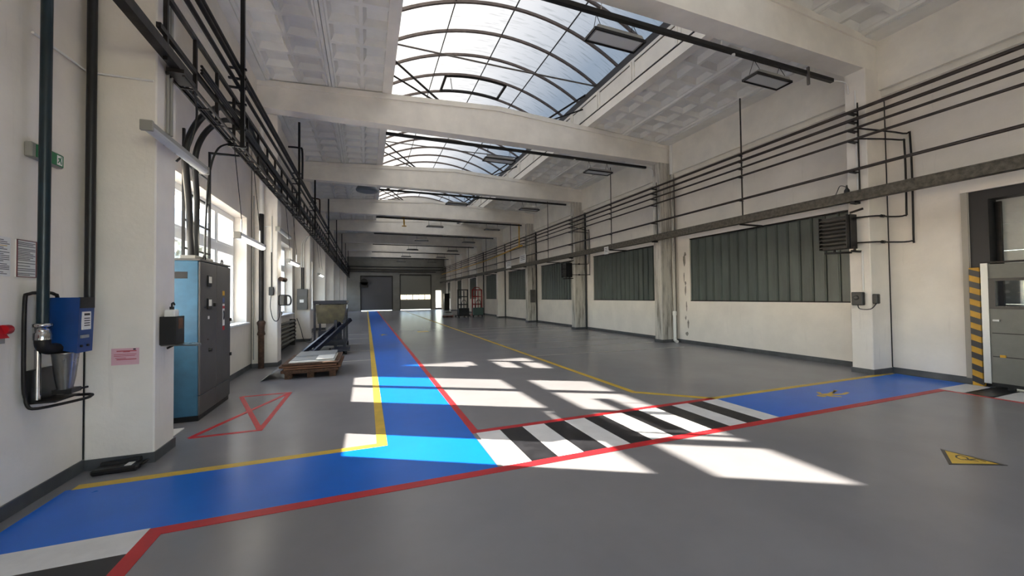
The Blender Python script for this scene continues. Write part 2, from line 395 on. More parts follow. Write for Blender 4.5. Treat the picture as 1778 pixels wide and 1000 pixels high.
# end wall with door openings
E1 = (4.0, 7.75, 4.4); E2 = (-0.6, 3.0, 4.2); E3 = (8.35, 9.15, 2.5)
b = MB(); ye2 = YE+0.35
xs = [XL-0.6, E2[0], E2[1], E1[0], E1[1], E3[0], E3[1], XR+0.4]
for i in range(7):
    top = {1: E2[2], 3: E1[2], 5: E3[2]}.get(i, 0)
    b.box(xs[i], xs[i+1], YE, ye2, top, WH)
we = b.build('wall_end', mat('end_wall_paint', (150, 148, 140), 0.8, var=0.12, vscale=0.8)); tag(we, 'dim grey end wall with two sectional doors', 'wall', kind='structure')
BK = (1.2, 6.4, 0.9, 4.6)      # window opening added behind the viewpoint to light the foreground
wb = MB().box(XL-0.6, BK[0], YB-0.3, YB, 0, WH).box(BK[1], XR+0.4, YB-0.3, YB, 0, WH).box(BK[0], BK[1], YB-0.3, YB, 0, BK[2]).box(BK[0], BK[1], YB-0.3, YB, BK[3], WH).build('wall_back', WALL); tag(wb, 'white wall behind the viewpoint', 'wall', kind='structure')

# upper wall beams
b = MB().box(XR-0.18, XR-0.001, YB, YE, 5.62, 6.60); b.box(XR-0.10, XR-0.001, YB, YE, 5.50, 5.62)
tag(b.build('trim_1', BEAM), 'white concrete edge beam along the wall above the pipes', 'beam', kind='structure')
b = MB().box(XL+0.001, XL+0.18, YB, YE, 5.62, 6.60)
tag(b.build('trim_2', BEAM), 'white concrete edge beam above the window wall and cable ladder', 'beam', kind='structure')

# columns
for k in range(1, 10):
    y = RY[k]; st = COLS if k in (3, 4, 5) else COLM
    word = ORD[k-2] if k >= 2 else 'dockside'
    c = thing('column', f'white concrete column, {word} from the dock door along the glazed wall' if k > 2 else ('white concrete column carrying the louvred heater beside the dock door' if k == 2 else 'white concrete column behind the viewpoint on the dock wall'), 'column', (CR, y, 0), 'columns on the glazed wall', 'structure')
    MB().box(CR, XR-0.001, y, y+0.35, 0.0, ZB, 0.012).build('shaft', st, c)
    b = MB(); b.box(CR-0.012, XR-0.001, y-0.012, y+0.362, 0.001, 0.10); b.build('skirting', SKIRT, c)
    MB().box(XR-0.014, XR-0.001, y-0.014, y-0.002, 0.11, 5.45).build('joint_gap', DEADSHOT, c)
    y = LY[k]
    c = thing('column', f'white concrete column, {word} along the window wall' if k > 2 else ('white concrete column with pink notice beside the switch cabinet' if k == 2 else 'white concrete column behind the viewpoint on the window wall'), 'column', (CL, y, 0), 'columns on the window wall', 'structure')
    MB().box(XL+0.001, CL, y, y+0.42, 0.0, ZB, 0.012).build('shaft', COLM, c)
    MB().box(XL+0.001, XL+0.010, y-0.010, y-0.002, 0.11, 5.6).build('joint_gap', DEADSHOT, c)
    b = MB(); b.box(XL+0.001, CL+0.012, y-0.012, y+0.432, 0.001, 0.10); b.build('skirting', SKIRT, c)
# skirtings
b = MB()
for k in range(1, 10):
    b.box(XR-0.015, XR-0.001, (RY[k]+0.362), (RY[k+1]-0.012) if k < 9 else YE, 0.001, 0.11) if k != 1 else b.box(XR-0.015, XR-0.001, DK[1]+0.01, RY[2]-0.012, 0.001, 0.11)
tag(b.build('baseboard_right', SKIRT), 'dark grey painted skirting along the glazed wall', 'skirting', kind='structure')
b = MB()
for k in range(1, 10):
    b.box(XL+0.001, XL+0.015, LY[k]+0.432, (LY[k+1]-0.012) if k < 9 else YE, 0.001, 0.11)
tag(b.build('baseboard_left', SKIRT), 'dark grey painted skirting along the window wall', 'skirting', kind='structure')

# ------------------------------------------------------------------ roof: beams, coffered slabs, deck, barrel skylights
for k in range(1, 10):
    y = RY[k]+0.02; lab = f'white concrete roof beam, {ORD[k-1]} from the viewpoint'
    bm = thing('roof_beam', lab, 'beam', (3.5, y, ZB), 'roof beams', 'structure')
    poly = [(XL+0.002, ZB), (XR-0.002, ZB), (XR-0.002, zc(9.1)-0.14), (3.5, zc(3.5)-0.14), (XL+0.002, zc(-2.1)-0.14)]
    MB().prism(poly, 'y', y, y+0.33).build('web', BEAM, bm)
    poly = [(XL+0.002, zc(-2.1)-0.14), (3.5, zc(3.5)-0.14), (XR-0.002, zc(9.1)-0.14), (XR-0.002, zc(9.1)-0.01), (3.5, zc(3.5)-0.01), (XL+0.002, zc(-2.1)-0.01)]
    MB().prism(poly, 'y', y-0.03, y+0.36).build('flange', BEAM, bm)
ceil = MB()
for (xa, xb) in ((XL-0.62, OX0-0.02), (OX1+0.02, XR+0.4)):
    ceil.box(xa, xb, YB-0.3, YE+0.35, 7.03, 7.2)
Y1S, Y2S = RY[6]+0.10, RY[7]+0.10          # solid bay between the two skylights
ceil.box(OX0-0.02, OX1+0.02, Y1S, Y2S, 7.03, 7.2); ceil.box(OX0-0.02, OX1+0.02, YB-0.3, YB+0.4, 7.03, 7.2); ceil.box(OX0-0.02, OX1+0.02, YE-0.4, YE+0.35, 7.03, 7.2)
ceil = ceil.build('ceiling', CEIL); tag(ceil, 'white ribbed concrete roof deck on both sides of the skylight', 'ceiling', kind='structure')
b = MB()
b.box(XL+0.002, -2.14, YB, YE, 6.60, 6.78); b.box(9.16, XR-0.002, YB, YE, 6.60, 6.78)
b.build('edge_strip', CEIL, ceil)

def slab_mesh(w, L, nx, ny):
    m = MB(); mx, my = 0.08, 0.10; rx, ry = 0.035, 0.045; d = 0.16; t = 0.07
    cw = (w-2*mx)/nx; cl = (L-2*my)/ny
    def q(a, b2, c2, d2): m.add([a, b2, c2, d2], [(0, 1, 2, 3)])
    for i in range(nx):
        for j in range(ny):
            x0, x1 = mx+cw*i, mx+cw*(i+1); y0, y1 = my+cl*j, my+cl*(j+1)
            o = [(x0, y0), (x1, y0), (x1, y1), (x0, y1)]; a = [(x0+rx, y0+ry), (x1-rx, y0+ry), (x1-rx, y1-ry), (x0+rx, y1-ry)]
            e = [(x0+rx+t, y0+ry+t), (x1-rx-t, y0+ry+t), (x1-rx-t, y1-ry-t), (x0+rx+t, y1-ry-t)]
            zr = 0.045 if True else 0
            for s_ in range(4):
                n_ = (s_+1) % 4
                # small ribs sit a little higher than the slab's edge ribs
                q((*o[s_], zr), (*a[s_], zr), (*a[n_], zr), (*o[n_], zr)); q((*a[s_], zr), (*e[s_], d), (*e[n_], d), (*a[n_], zr))
            q(*[(*p, d) for p in e[::-1]])
    O = [(0, 0), (w, 0), (w, L), (0, L)]; I = [(mx-.02, my-.02), (w-mx+.02, my-.02), (w-mx+.02, L-my+.02), (mx-.02, L-my+.02)]; J = [(mx, my), (w-mx, my), (w-mx, L-my), (mx, L-my)]
    for s_ in range(4):
        n_ = (s_+1) % 4
        q((*O[s_], 0), (*I[s_], 0), (*I[n_], 0), (*O[n_], 0)); q((*I[s_], 0), (*J[s_], 0.045), (*J[n_], 0.045), (*I[n_], 0))
        q((*O[n_], 0), (*O[n_], 0.24), (*O[s_], 0.24), (*O[s_], 0))
    q(*[(*p, 0.24) for p in O])
    return m
proto = slab_mesh(1.365, BAY-0.012, 2, 9).build('ceiling_slab', CEIL, ceil)
first = True
def put_slab(x, y, up):
    global first
    o = proto if first else proto.copy()
    if not first: COL.objects.link(o)
    first = False; o.parent = ceil
    xc = x+0.68
    o.rotation_euler = (0, -math.atan(0.06)*(1 if xc < 3.5 else -1), 0)
    o.location = (x, y, zc(x)+0.004)
for k in range(0, 10):
    y0 = RY[k]+0.185
    y0 = max(y0, YB)
    for x in (-2.13, -0.755, 6.385, 7.76): put_slab(x, y0 if k < 9 else YE-BAY-0.01 if False else y0, 0) if y0+BAY < YE+1.2 else None
    if k == 6:
        for x in (0.62, 2.0, 3.38, 4.76): put_slab(x, y0, 0)

# barrel skylights
CX, ZS, ZT = 3.5, 7.80, 8.66
HS = OX1-CX+0.12; RAD = (HS*HS+(ZT-ZS)**2)/(2*(ZT-ZS)); TH = math.asin(HS/RAD)
def arc(t, dr=0.0): return (CX+(RAD+dr)*math.sin(t), ZT-RAD+(RAD+dr)*math.cos(t))
DIV = [-TH, math.asin((1.97-CX)/RAD), math.asin((3.45-CX)/RAD), math.asin((4.90-CX)/RAD), TH]
RS = 1.045
def panel_mesh(t0, t1, n=6):
    m = MB(); vs = []
    for i in range(n+1):
        x, z = arc(t0+(t1-t0)*i/n, 0.03); vs += [(x, 0.012, z), (x, RS-0.012, z)]
    m.add(vs, [(2*i, 2*i+2, 2*i+3, 2*i+1) for i in range(n)], True); return m
def rib_mesh():
    m = MB(); n = 24; w = 0.028
    vs = []
    for i in range(n+1):
        t = -TH+2*TH*i/n
        xi, zi = arc(t, -0.035); xo_, zo_ = arc(t, 0.028)
        vs += [(xi, -w, zi), (xi, w, zi), (xo_, w, zo_), (xo_, -w, zo_)]
    fs = []
    for i in range(n):
        for s_ in range(4): fs.append((4*i+s_, 4*i+(s_+1) % 4, 4*i+4+(s_+1) % 4, 4*i+4+s_))
    m.add(vs, fs); return m
pp = [panel_mesh(DIV[i], DIV[i+1]) for i in range(4)]
SHARED = {}
def shared(key, builder, name, m, parent, loc):
    if key not in SHARED:
        o = builder().build(name, m, parent); SHARED[key] = o.data
        o.location = Vector(loc)-ORG[parent.name]
        # mesh was shifted by the parent's origin: undo so that loc is absolute
        o.location = Vector(loc); SHARED[key+'_'] = 1
        return o
    o = bpy.data.objects.new(name, SHARED[key]); COL.objects.link(o); o.parent = parent; o.location = Vector(loc); return o
def skylight(n, ya, yb, label):
    sk = thing('skylight_roof', label, 'skylight', (0, 0, 0), 'barrel skylights', 'structure')
    cnt = int(round((yb-ya)/RS)); 
    for i in range(cnt+1):
        y = ya+RS*i
        shared('rib', rib_mesh, 'arch_rib', RIBM, sk, (0, y, 0))
        if i < cnt:
            for j in range(4):
                shared(f'pan{j}', lambda j=j: pp[j], 'polycarbonate_panel', VAULT, sk, (0, y, 0))
    ye = ya+RS*cnt
    for j in (1, 2, 3):
        x, z = arc(DIV[j], 0.01)
        MB().bar((x, ya, z), (x, ye, z), 0.022, 0.03).build('glazing_bar', DARKST, sk)
    # end closures
    for yy in (ya-0.04, ye):
        pts = [arc(-TH+2*TH*i/16, 0.03) for i in range(17)]
        MB().prism(pts + [(pts[-1][0], 7.0), (pts[0][0], 7.0)], 'y', yy, yy+0.04).build('end_panel', BEAM, sk)
    # curb walls: slab edge, framed boards, dark flashing
    for sgn, x in ((-1, OX0), (1, OX1)):
        z0 = zc(x)
        MB().box(x, x+sgn*0.22, ya, ye, z0, z0+0.24).build('curb_edge', BEAM, sk)
        MB().box(x+sgn*0.005, x+sgn*0.18, ya, ye, z0+0.26, 7.62).build('curb_wall', BEAM, sk)
        MB().box(x+sgn*0.02, x+sgn*0.30, ya, ye, 7.58, 7.84).build('flashing', GREYST if sgn < 0 else mat('dark_flashing', (70, 66, 64), 0.5, 0.3) if 'dark_flashing' not in MATS else MATS['dark_flashing'], sk)
        MB().box(x-sgn*0.004, x+sgn*0.10, ya, ye, z0+0.235, z0+0.27).build('gap_strip', DARKST, sk)
        yy = ya
        while yy < ye-0.3:
            y2 = min(yy+1.55, ye)
            xx = x+sgn*0.005
            fr = MB()
            for (a, c2, zz0, zz1) in ((yy+0.03, yy+0.08, z0+0.27, 7.57), (y2-0.08, y2-0.03, z0+0.27, 7.57), (yy+0.08, y2-0.08, z0+0.27, z0+0.33), (yy+0.08, y2-0.08, 7.52, 7.57)):
                fr.box(xx-sgn*0.025, xx+sgn*0.01, a, c2, zz0, zz1)
            fr.build('curb_board_frame', BEAM, sk)
            MB().box(xx-sgn*0.004, xx+sgn*0.01, yy+0.09, y2-0.09, 7.495, 7.515).build('board_seam', DARKST, sk); MB().box(xx-sgn*0.004, xx+sgn*0.01, yy+0.080, yy+0.105, z0+0.34, 7.51).build('board_seam', DARKST, sk)
            yy = y2
    # tie rods every third rib and V struts on the roof beams
    for i in range(0, cnt+1, 3):
        y = ya+RS*i
        MB().tube([(OX0-0.1, y, 7.82), (CX, y, 7.80), (OX1+0.1, y, 7.82)], 0.022, 6).build('tie_rod', GREYST, sk)
    for k in range(0, 10):
        y = RY[k]+0.2
        if ya+1 < y < ye-0.5:
            for sgn, x in ((-1, OX0), (1, OX1)):
                xb_ = CX+sgn*1.55
                MB().tube([(xb_, y, zc(xb_)), (x+sgn*0.05, y-0.05, 7.86)], 0.03, 6).build('strut', DARKST, sk)
                MB().tube([(xb_+sgn*0.1, y+0.02, zc(xb_)), (x+sgn*0.02, y+0.05, 7.45)], 0.024, 6).build('strut', DARKST, sk)
    return sk
YA = 8.65-RS*14
s1 = skylight(1, YA, YA+RS*32, 'long translucent barrel skylight over the first bays with arched ribs')
s2 = skylight(2, RY[7]+0.4, RY[7]+0.4+RS*15, 'short translucent barrel skylight over the remote bays before the end wall')
# close the deck between skylight ends and the solid bays
b = MB()
b.box(OX0-0.02, OX1+0.02, YB, YA-0.02, 7.03, 7.2); b.box(OX0-0.02, OX1+0.02, YA+RS*32+0.03, Y1S, 6.99, 7.2)
b.box(OX0-0.02, OX1+0.02, Y2S, RY[7]+0.38, 6.99, 7.2); b.box(OX0-0.02, OX1+0.02, RY[7]+0.43+RS*15, YE, 6.99, 7.2)
b.build('deck_infill', CEIL, ceil)
# smoke hatch with dark frame on the first skylight
hx0, hx1 = 2.35, 4.35
hy = 8.65+RS*3
b = MB()
t0, t1 = math.asin((hx0-CX)/RAD), math.asin((hx1-CX)/RAD)
for yy in (hy+0.06, hy+RS-0.06):
    pts = [(arc(t0+(t1-t0)*i/8, -0.02)[0], yy, arc(t0+(t1-t0)*i/8, -0.02)[1]) for i in range(9)]
    for i in range(8): b.bar(pts[i], pts[i+1], 0.07, 0.06)
for t in (t0, t1):
    x, z = arc(t, -0.02); b.bar((x, hy+0.06, z), (x, hy+RS-0.06, z), 0.07, 0.06)
b.build('smoke_hatch_frame', DARKST, s1)
x, z = arc(t0, -0.05)
MB().tube([(x+0.15, hy+0.1, z), (x+0.2, hy+0.12, z-0.35)], 0.02, 6).build('hatch_actuator', ALU, s1)

PEEL = mat('peeled_plaster', (168, 160, 148), 0.85, var=0.25, vscale=14)
# ------------------------------------------------------------------ windows in the left wall (white frames, four lights over four)
wy0, wy1 = LY[2]+WIN_Y[0], LY[2]+WIN_Y[1]; wx = -2.78
mull = [6.62, 7.80, 9.02]; TRZ = (2.60, 2.72)
def make_window():
    w = thing('window_1', 'white framed window behind the blue and grey switch cabinet', 'window', (XL, LY[2], 0), 'windows of the window wall', 'structure')
    z0, z1 = WIN_Z; fr = 0.07
    f = MB(); f.box(wx-0.04, wx+0.04, wy0, wy0+fr, z0, z1); f.box(wx-0.04, wx+0.04, wy1-fr, wy1, z0, z1)
    f.box(wx-0.04, wx+0.04, wy0+fr, wy1-fr, z0, z0+fr); f.box(wx-0.04, wx+0.04, wy0+fr, wy1-fr, z1-fr, z1); f.build('frame', PVC, w)
    for y in mull: MB().box(wx-0.04, wx+0.04, y-0.035, y+0.035, z0+fr, z1-fr).build('mullion', PVC, w)
    ys = [wy0+fr]+[v for y in mull for v in (y-0.035, y+0.035)]+[wy1-fr]
    for i in range(4):
        a, c = ys[2*i], ys[2*i+1]
        MB().box(wx-0.04, wx+0.04, a, c, *TRZ).build('transom', PVC, w)
        for (p, q) in ((z0+fr, TRZ[0]), (TRZ[1], z1-fr)):
            s = MB(); t = 0.045
            s.box(wx-0.02, wx+0.05, a, a+t, p, q); s.box(wx-0.02, wx+0.05, c-t, c, p, q); s.box(wx-0.02, wx+0.05, a+t, c-t, p, p+t); s.box(wx-0.02, wx+0.05, a+t, c-t, q-t, q)
            sa = s.build('sash', PVC, w)
            MB().box(wx-0.006, wx+0.006, a+t, c-t, p+t, q-t).build('pane', GLASS, sa)
    MB().box(wx+0.04, XL+0.07, wy0+0.002, wy1-0.002, z0+0.001, z0+0.04, 0.008).build('sill', PVC, w)
    return w
win = make_window()
wl_words = ['white framed window above the ribbed radiator', 'white framed window beyond the grey fuse box column']
for k in (0, 3, 4, 5, 6, 7, 8):
    c = dup(win, (XL, LY[k], 0), 'white framed window added behind the viewpoint for foreground light' if k == 0 else wl_words[k-3] if k < 5 else f'white framed window, {ORD[k-2]} along the window wall'); c.name = f'window_{k-1 if k else 9}'  # the one behind the viewpoint is added to brighten the interior

bw = thing('window_20', 'wide white framed window added in the wall behind the viewpoint to light the foreground', 'window', (BK[0], YB, BK[2]), None, 'structure')  # unseen window, added as a light source for the near floor
for i in range(5):
    x = BK[0]+(BK[1]-BK[0])*i/4; MB().box(max(BK[0], x-0.04), min(BK[1], x+0.04), YB-0.2, YB-0.12, BK[2], BK[3]).build('mullion', PVC, bw)
for z in (BK[2], 2.7, BK[3]-0.08): MB().box(BK[0], BK[1], YB-0.2, YB-0.12, z, z+0.08).build('transom', PVC, bw)
for i in range(4):
    x = BK[0]+(BK[1]-BK[0])*i/4; MB().box(x+0.04, x+(BK[1]-BK[0])/4-0.04, YB-0.165, YB-0.155, BK[2]+0.08, BK[3]-0.08).build('pane', GLASS, bw)
# ------------------------------------------------------------------ channel-glass windows in the right wall
def make_cg():
    y0, y1 = RW[0]
    w = thing('window_10', 'dark green channel-glass window beside the louvred heater', 'window', (XR, RY[2], 0), 'channel-glass windows of the glazed wall', 'structure')
    n = 16; pw = (y1-y0)/n
    for i in range(n):
        a, c = y0+pw*i+0.004, y0+pw*(i+1)-0.004
        m = MB().prism([(XR+0.10, a), (XR+0.10, c), (XR+0.04, c), (XR+0.04, c-0.018), (XR+0.075, c-0.03), (XR+0.075, a+0.03), (XR+0.04, a+0.018), (XR+0.04, a)], 'z', RZ[0]+0.03, RZ[1]-0.03)
        m.build('glass_channel', PROFIL, w)
    MB().box(XR+0.10, XR+0.14, y0, y1, RZ[0], RZ[1]).build('backing_pane', mat('dark_backing', (14, 17, 16), 0.4), w)
    f = MB(); f.box(XR+0.02, XR+0.12, y0, y1, RZ[0], RZ[0]+0.03); f.box(XR+0.02, XR+0.12, y0, y1, RZ[1]-0.03, RZ[1]); f.build('frame', DARKST, w)
    MB().box(XR-0.03, XR-0.001, y0-0.05, y1+0.05, RZ[1], RZ[1]+0.11).build('head_trim', WALL, w)
    return w
cg = make_cg()
for k in range(3, 10):
    c = dup(cg, (XR, RY[k], 0), f'dark green channel-glass window, {ORD[k-2]} from the dock door'); c.name = f'window_{k+8}'

# ------------------------------------------------------------------ dock door in the right wall
d = thing('door_1', 'pale sectional dock door in a dark steel frame', 'door', (XR+0.3, DK[0], 0), None, 'structure')
f = MB(); f.box(XR+0.02, XR+0.37, DK[1]-0.22, DK[1], 0, DK[2]); f.box(XR+0.02, XR+0.37, DK[0], DK[0]+0.22, 0, DK[2]); f.box(XR+0.02, XR+0.37, DK[0]+0.22, DK[1]-0.22, DK[2]-0.16, DK[2])
f.build('frame', mat('dock_frame_steel', (48, 48, 50), 0.5, 0.4), d)
for i in range(7):
    z0 = 0.02+0.45*i
    p = MB(); p.box(XR+0.30, XR+0.35, DK[0]+0.22, DK[1]-0.22, z0, z0+0.445)
    for j in range(3): p.box(XR+0.292, XR+0.30, DK[0]+0.23, DK[1]-0.23, z0+0.05+0.13*j, z0+0.12+0.13*j)
    p.build('door_panel', DOORP, d)
MB().box(XR+0.20, XR+0.26, DK[1]-0.30, DK[1]-0.24, 0, 3.1).build('track', DARKST, d)
MB().box(XR-0.03, XR-0.001, DK[1]+0.0, DK[1]+0.08, 0.1, DK[2]+0.06).build('architrave', mat('jamb_paint', (170, 164, 152), 0.6), d)
MB().box(XR-0.04, XR-0.001, DK[0], DK[1]+0.08, DK[2], DK[2]+0.06).build('architrave', WALL, d)
# low insulated gate leaf parked in front of the dock
gt = thing('dock_gate', 'grey half-height gate leaf with a window in front of the dock door', 'gate', (9.58, 2.0, 0))
GX0, GX1, GY0, GY1 = 9.57, 9.63, 0.7, 3.24
MB().box(GX0, GX1, GY0, GY1-0.10, 0.10, 1.30).build('lower_panel', DOORG, gt)
for z in (0.52, 0.90): MB().box(GX0-0.004, GX0, GY0, GY1-0.12, z, z+0.012).build('groove', DARKST, gt)
MB().box(GX0, GX1, GY0, GY1-0.10, 1.80, 2.03).build('top_panel', DOORG, gt)
wf = MB(); wf.box(GX0-0.012, GX1, GY1-0.17, GY1-0.10, 1.30, 1.80); wf.box(GX0-0.012, GX1, GY0, GY1-0.17, 1.30, 1.345); wf.box(GX0-0.012, GX1, GY0, GY1-0.17, 1.755, 1.80); wf.build('window_frame', BLACK, gt)
MB().box(GX0+0.02, GX0+0.03, GY0, GY1-0.17, 1.345, 1.755).build('pane', glass_mat('gate_glass', (0.75, 0.8, 0.82, 1), 0.25), gt)
MB().box(GX0-0.02, GX1+0.01, GY1-0.10, GY1-0.02, 0.08, 2.05).build('edge_post', ALU, gt)
MB().box(GX0-0.01, GX1+0.01, GY0, GY1-0.02, 2.05, 2.075).build('top_rail', DARKST, gt)
MB().box(GX0-0.01, GX1+0.01, GY0, GY1-0.10, 0.05, 0.10).build('bottom_seal', RUBBER, gt)
h = MB().box(GX0-0.035, GX0, 3.03, 3.10, 1.10, 1.13); h.build('handle', ALU, gt)
MB().box(GX0-0.02, GX0, 2.98, 3.04, 0.52, 0.56).build('lock', YELP, gt)
MB().box(9.585, 9.615, 1.0, 1.08, 0.0, 0.06).build('caster', RUBBER, gt); MB().box(9.585, 9.615, 2.9, 2.98, 0.0, 0.06).build('caster', RUBBER, gt)
hp = thing('hazard_post', 'yellow and black striped guard post at the dock jamb', 'post', (9.70, 3.32, 0))
MB().box(9.64, 9.745, 3.26, 3.385, 0.0, 1.99, 0.006).build('post', YELP, hp)
for i in range(10):
    z = 0.02+0.2*i
    MB().add([(9.637, 3.262, z), (9.637, 3.383, z+0.05), (9.637, 3.383, z+0.15), (9.637, 3.262, z+0.10), (9.641, 3.262, z), (9.641, 3.383, z+0.05), (9.641, 3.383, z+0.15), (9.641, 3.262, z+0.10)], [(0,1,2,3),(7,6,5,4),(0,4,5,1),(1,5,6,2),(2,6,7,3),(3,7,4,0)]).build('black_stripe', BLACK, hp)
    MB().add([(9.642, 3.257, z), (9.743, 3.257, z+0.05), (9.743, 3.257, z+0.15), (9.642, 3.257, z+0.10), (9.642, 3.261, z), (9.743, 3.261, z+0.05), (9.743, 3.261, z+0.15), (9.642, 3.261, z+0.10)], [(0,1,2,3),(7,6,5,4),(0,4,5,1),(1,5,6,2),(2,6,7,3),(3,7,4,0)]).build('black_stripe', BLACK, hp)

# ------------------------------------------------------------------ pipes along the glazed wall
PX = 9.0
for z, r, w in ((5.17, 0.034, 'topmost'), (5.00, 0.034, 'second'), (4.82, 0.026, 'third'), (4.61, 0.026, 'lowest')):
    tag(MB().tube([(PX, YB+0.2, z), (PX, YE-0.1, z)], r, 8).build('heating_pipe', BROWNST), f'long brown pipe on the glazed wall, {w} of the group of four', 'pipe', 'four heating pipes')
tag(MB().tube([(PX, YB+0.2, 4.01), (PX, YE-0.1, 4.01)], 0.030, 8).build('service_pipe', BROWNST), 'single brown pipe between the four pipes and the weathered rail', 'pipe')
rl = MB(); rl.box(8.92, 9.08, YB+0.2, YE-0.1, 3.385, 3.41); rl.box(8.985, 9.015, YB+0.2, YE-0.1, 3.41, 3.555); rl.box(8.92, 9.08, YB+0.2, YE-0.1, 3.555, 3.58)
rl.box(8.93, 8.985, YB+0.2, YE-0.1, 3.41, 3.555)
tag(rl.build('steel_rail', RAILM), 'weathered steel rail running along the glazed wall above the windows', 'rail')
def hanger(y, lab, i):
    h = thing('pipe_hanger', lab, 'hanger', (PX, y, 3.4), 'pipe hangers between the columns')
    MB().tube([(PX+0.05, y, 6.64), (PX+0.05, y, 3.40)], 0.018, 6).build('rod', BROWNST, h)
    for z in (5.17, 5.00, 4.82, 4.61, 4.01): MB().box(PX-0.09, PX+0.07, y-0.03, y+0.03, z-0.045, z-0.034).build('saddle', DARKST, h)
    MB().box(PX-0.05, XR-0.001, y-0.02, y+0.02, 3.345, 3.385).build('bracket_arm', DARKST, h)
for k in range(2, 10):
    hanger(RY[k]+2.6, f'dark pipe hanger rod in front of the {ORD[k-2]} channel-glass window', k)
    y = RY[k]+0.17
    br = thing('pipe_bracket', f'dark pipe bracket on the {ORD[k-2]} column of the glazed wall', 'bracket', (CR, y, 4.0), 'pipe brackets on the columns')
    MB().tube([(CR-0.03, y-0.05, 5.35), (CR-0.03, y-0.05, 3.6)], 0.012, 6).build('upright', DARKST, br)
    for z in (5.17, 5.00, 4.82, 4.61, 4.01): MB().box(PX-0.07, CR-0.001, y-0.04, y+0.03, z-0.055, z-0.034).build('saddle', DARKST, br)
    MB().box(PX-0.05, CR-0.001, y-0.04, y+0.04, 3.34, 3.385).build('rail_seat', DARKST, br)

# ------------------------------------------------------------------ busbars under the beams and their lamps
def lamp(x, y, lab):
    l = thing('hanging_lamp', lab, 'lamp', (x+0.45, y, 5.6), 'flat lamps under the dark busbars')
    MB().prism([(x, 5.58), (x+0.92, 5.58), (x+0.86, 5.66), (x+0.06, 5.66)], 'y', y-0.14, y+0.14).build('housing', LAMPG, l)
    MB().box(x+0.05, x+0.87, y-0.11, y+0.11, 5.572, 5.579).build('diffuser', DIFF, l)
    fr = MB(); fr.box(x-0.01, x+0.93, y-0.155, y-0.135, 5.56, 5.60); fr.box(x-0.01, x+0.93, y+0.135, y+0.155, 5.56, 5.60); fr.box(x-0.01, x+0.012, y-0.135, y+0.135, 5.56, 5.60); fr.box(x+0.908, x+0.93, y-0.135, y+0.135, 5.56, 5.60); fr.build('rim', DARKST, l)
    for xx in (x+0.12, x+0.80):
        MB().tube([(xx, y-0.12, 5.65), (xx, y, 5.913)], 0.005, 5).build('hanger_wire', DARKST, l); MB().tube([(xx, y+0.12, 5.65), (xx, y, 5.913)], 0.005, 5).build('hanger_wire', DARKST, l)
for k in range(2, 10):
    y = RY[k]+0.47
    bb = thing('busbar', f'dark busbar hung under the {ORD[k-1]} roof beam', 'busbar', (5, y, 5.9), 'busbars under the beams')
    MB().box(0.50, 8.98, y-0.035, y+0.035, 5.915, 5.985).build('duct', BLACK, bb)
    for xx in (0.9, 3.4, 5.9, 8.4): MB().tube([(xx, y, 5.98), (xx, y-0.09, ZB+0.35)], 0.006, 5).build('hanger_wire', WHITEP, bb)
    MB().lathe((6.2, y, 5.88), [(0.03, 0), (0.03, 0.04)], 8).build('junction', WHITEP, bb)
    MB().tube(smooth_path([(8.98, y, 5.95), (9.05, y-0.06, 5.93), (9.11, y-0.18, 5.82), (9.12, y-0.2, 5.6)], 5), 0.012, 6).build('cable', WHITEP, bb)
    lamp(3.2, y, f'flat lamp under the skylight on the {ORD[k-2]} busbar')
    lamp(6.6, y, f'flat lamp beside the glazed wall on the {ORD[k-2]} busbar')
    if k == 2:
        MB().box(8.15, 8.19, y-0.06, y-0.02, 5.70, 6.05).build('plumb_plate', GREYST, bb)
# white conduit down the heater column
tag(MB().tube([(9.125, 4.66, 5.62), (9.125, 4.66, 3.60)], 0.014, 6).build('white_conduit', WHITEP), 'thin white conduit down the heater column', 'conduit')

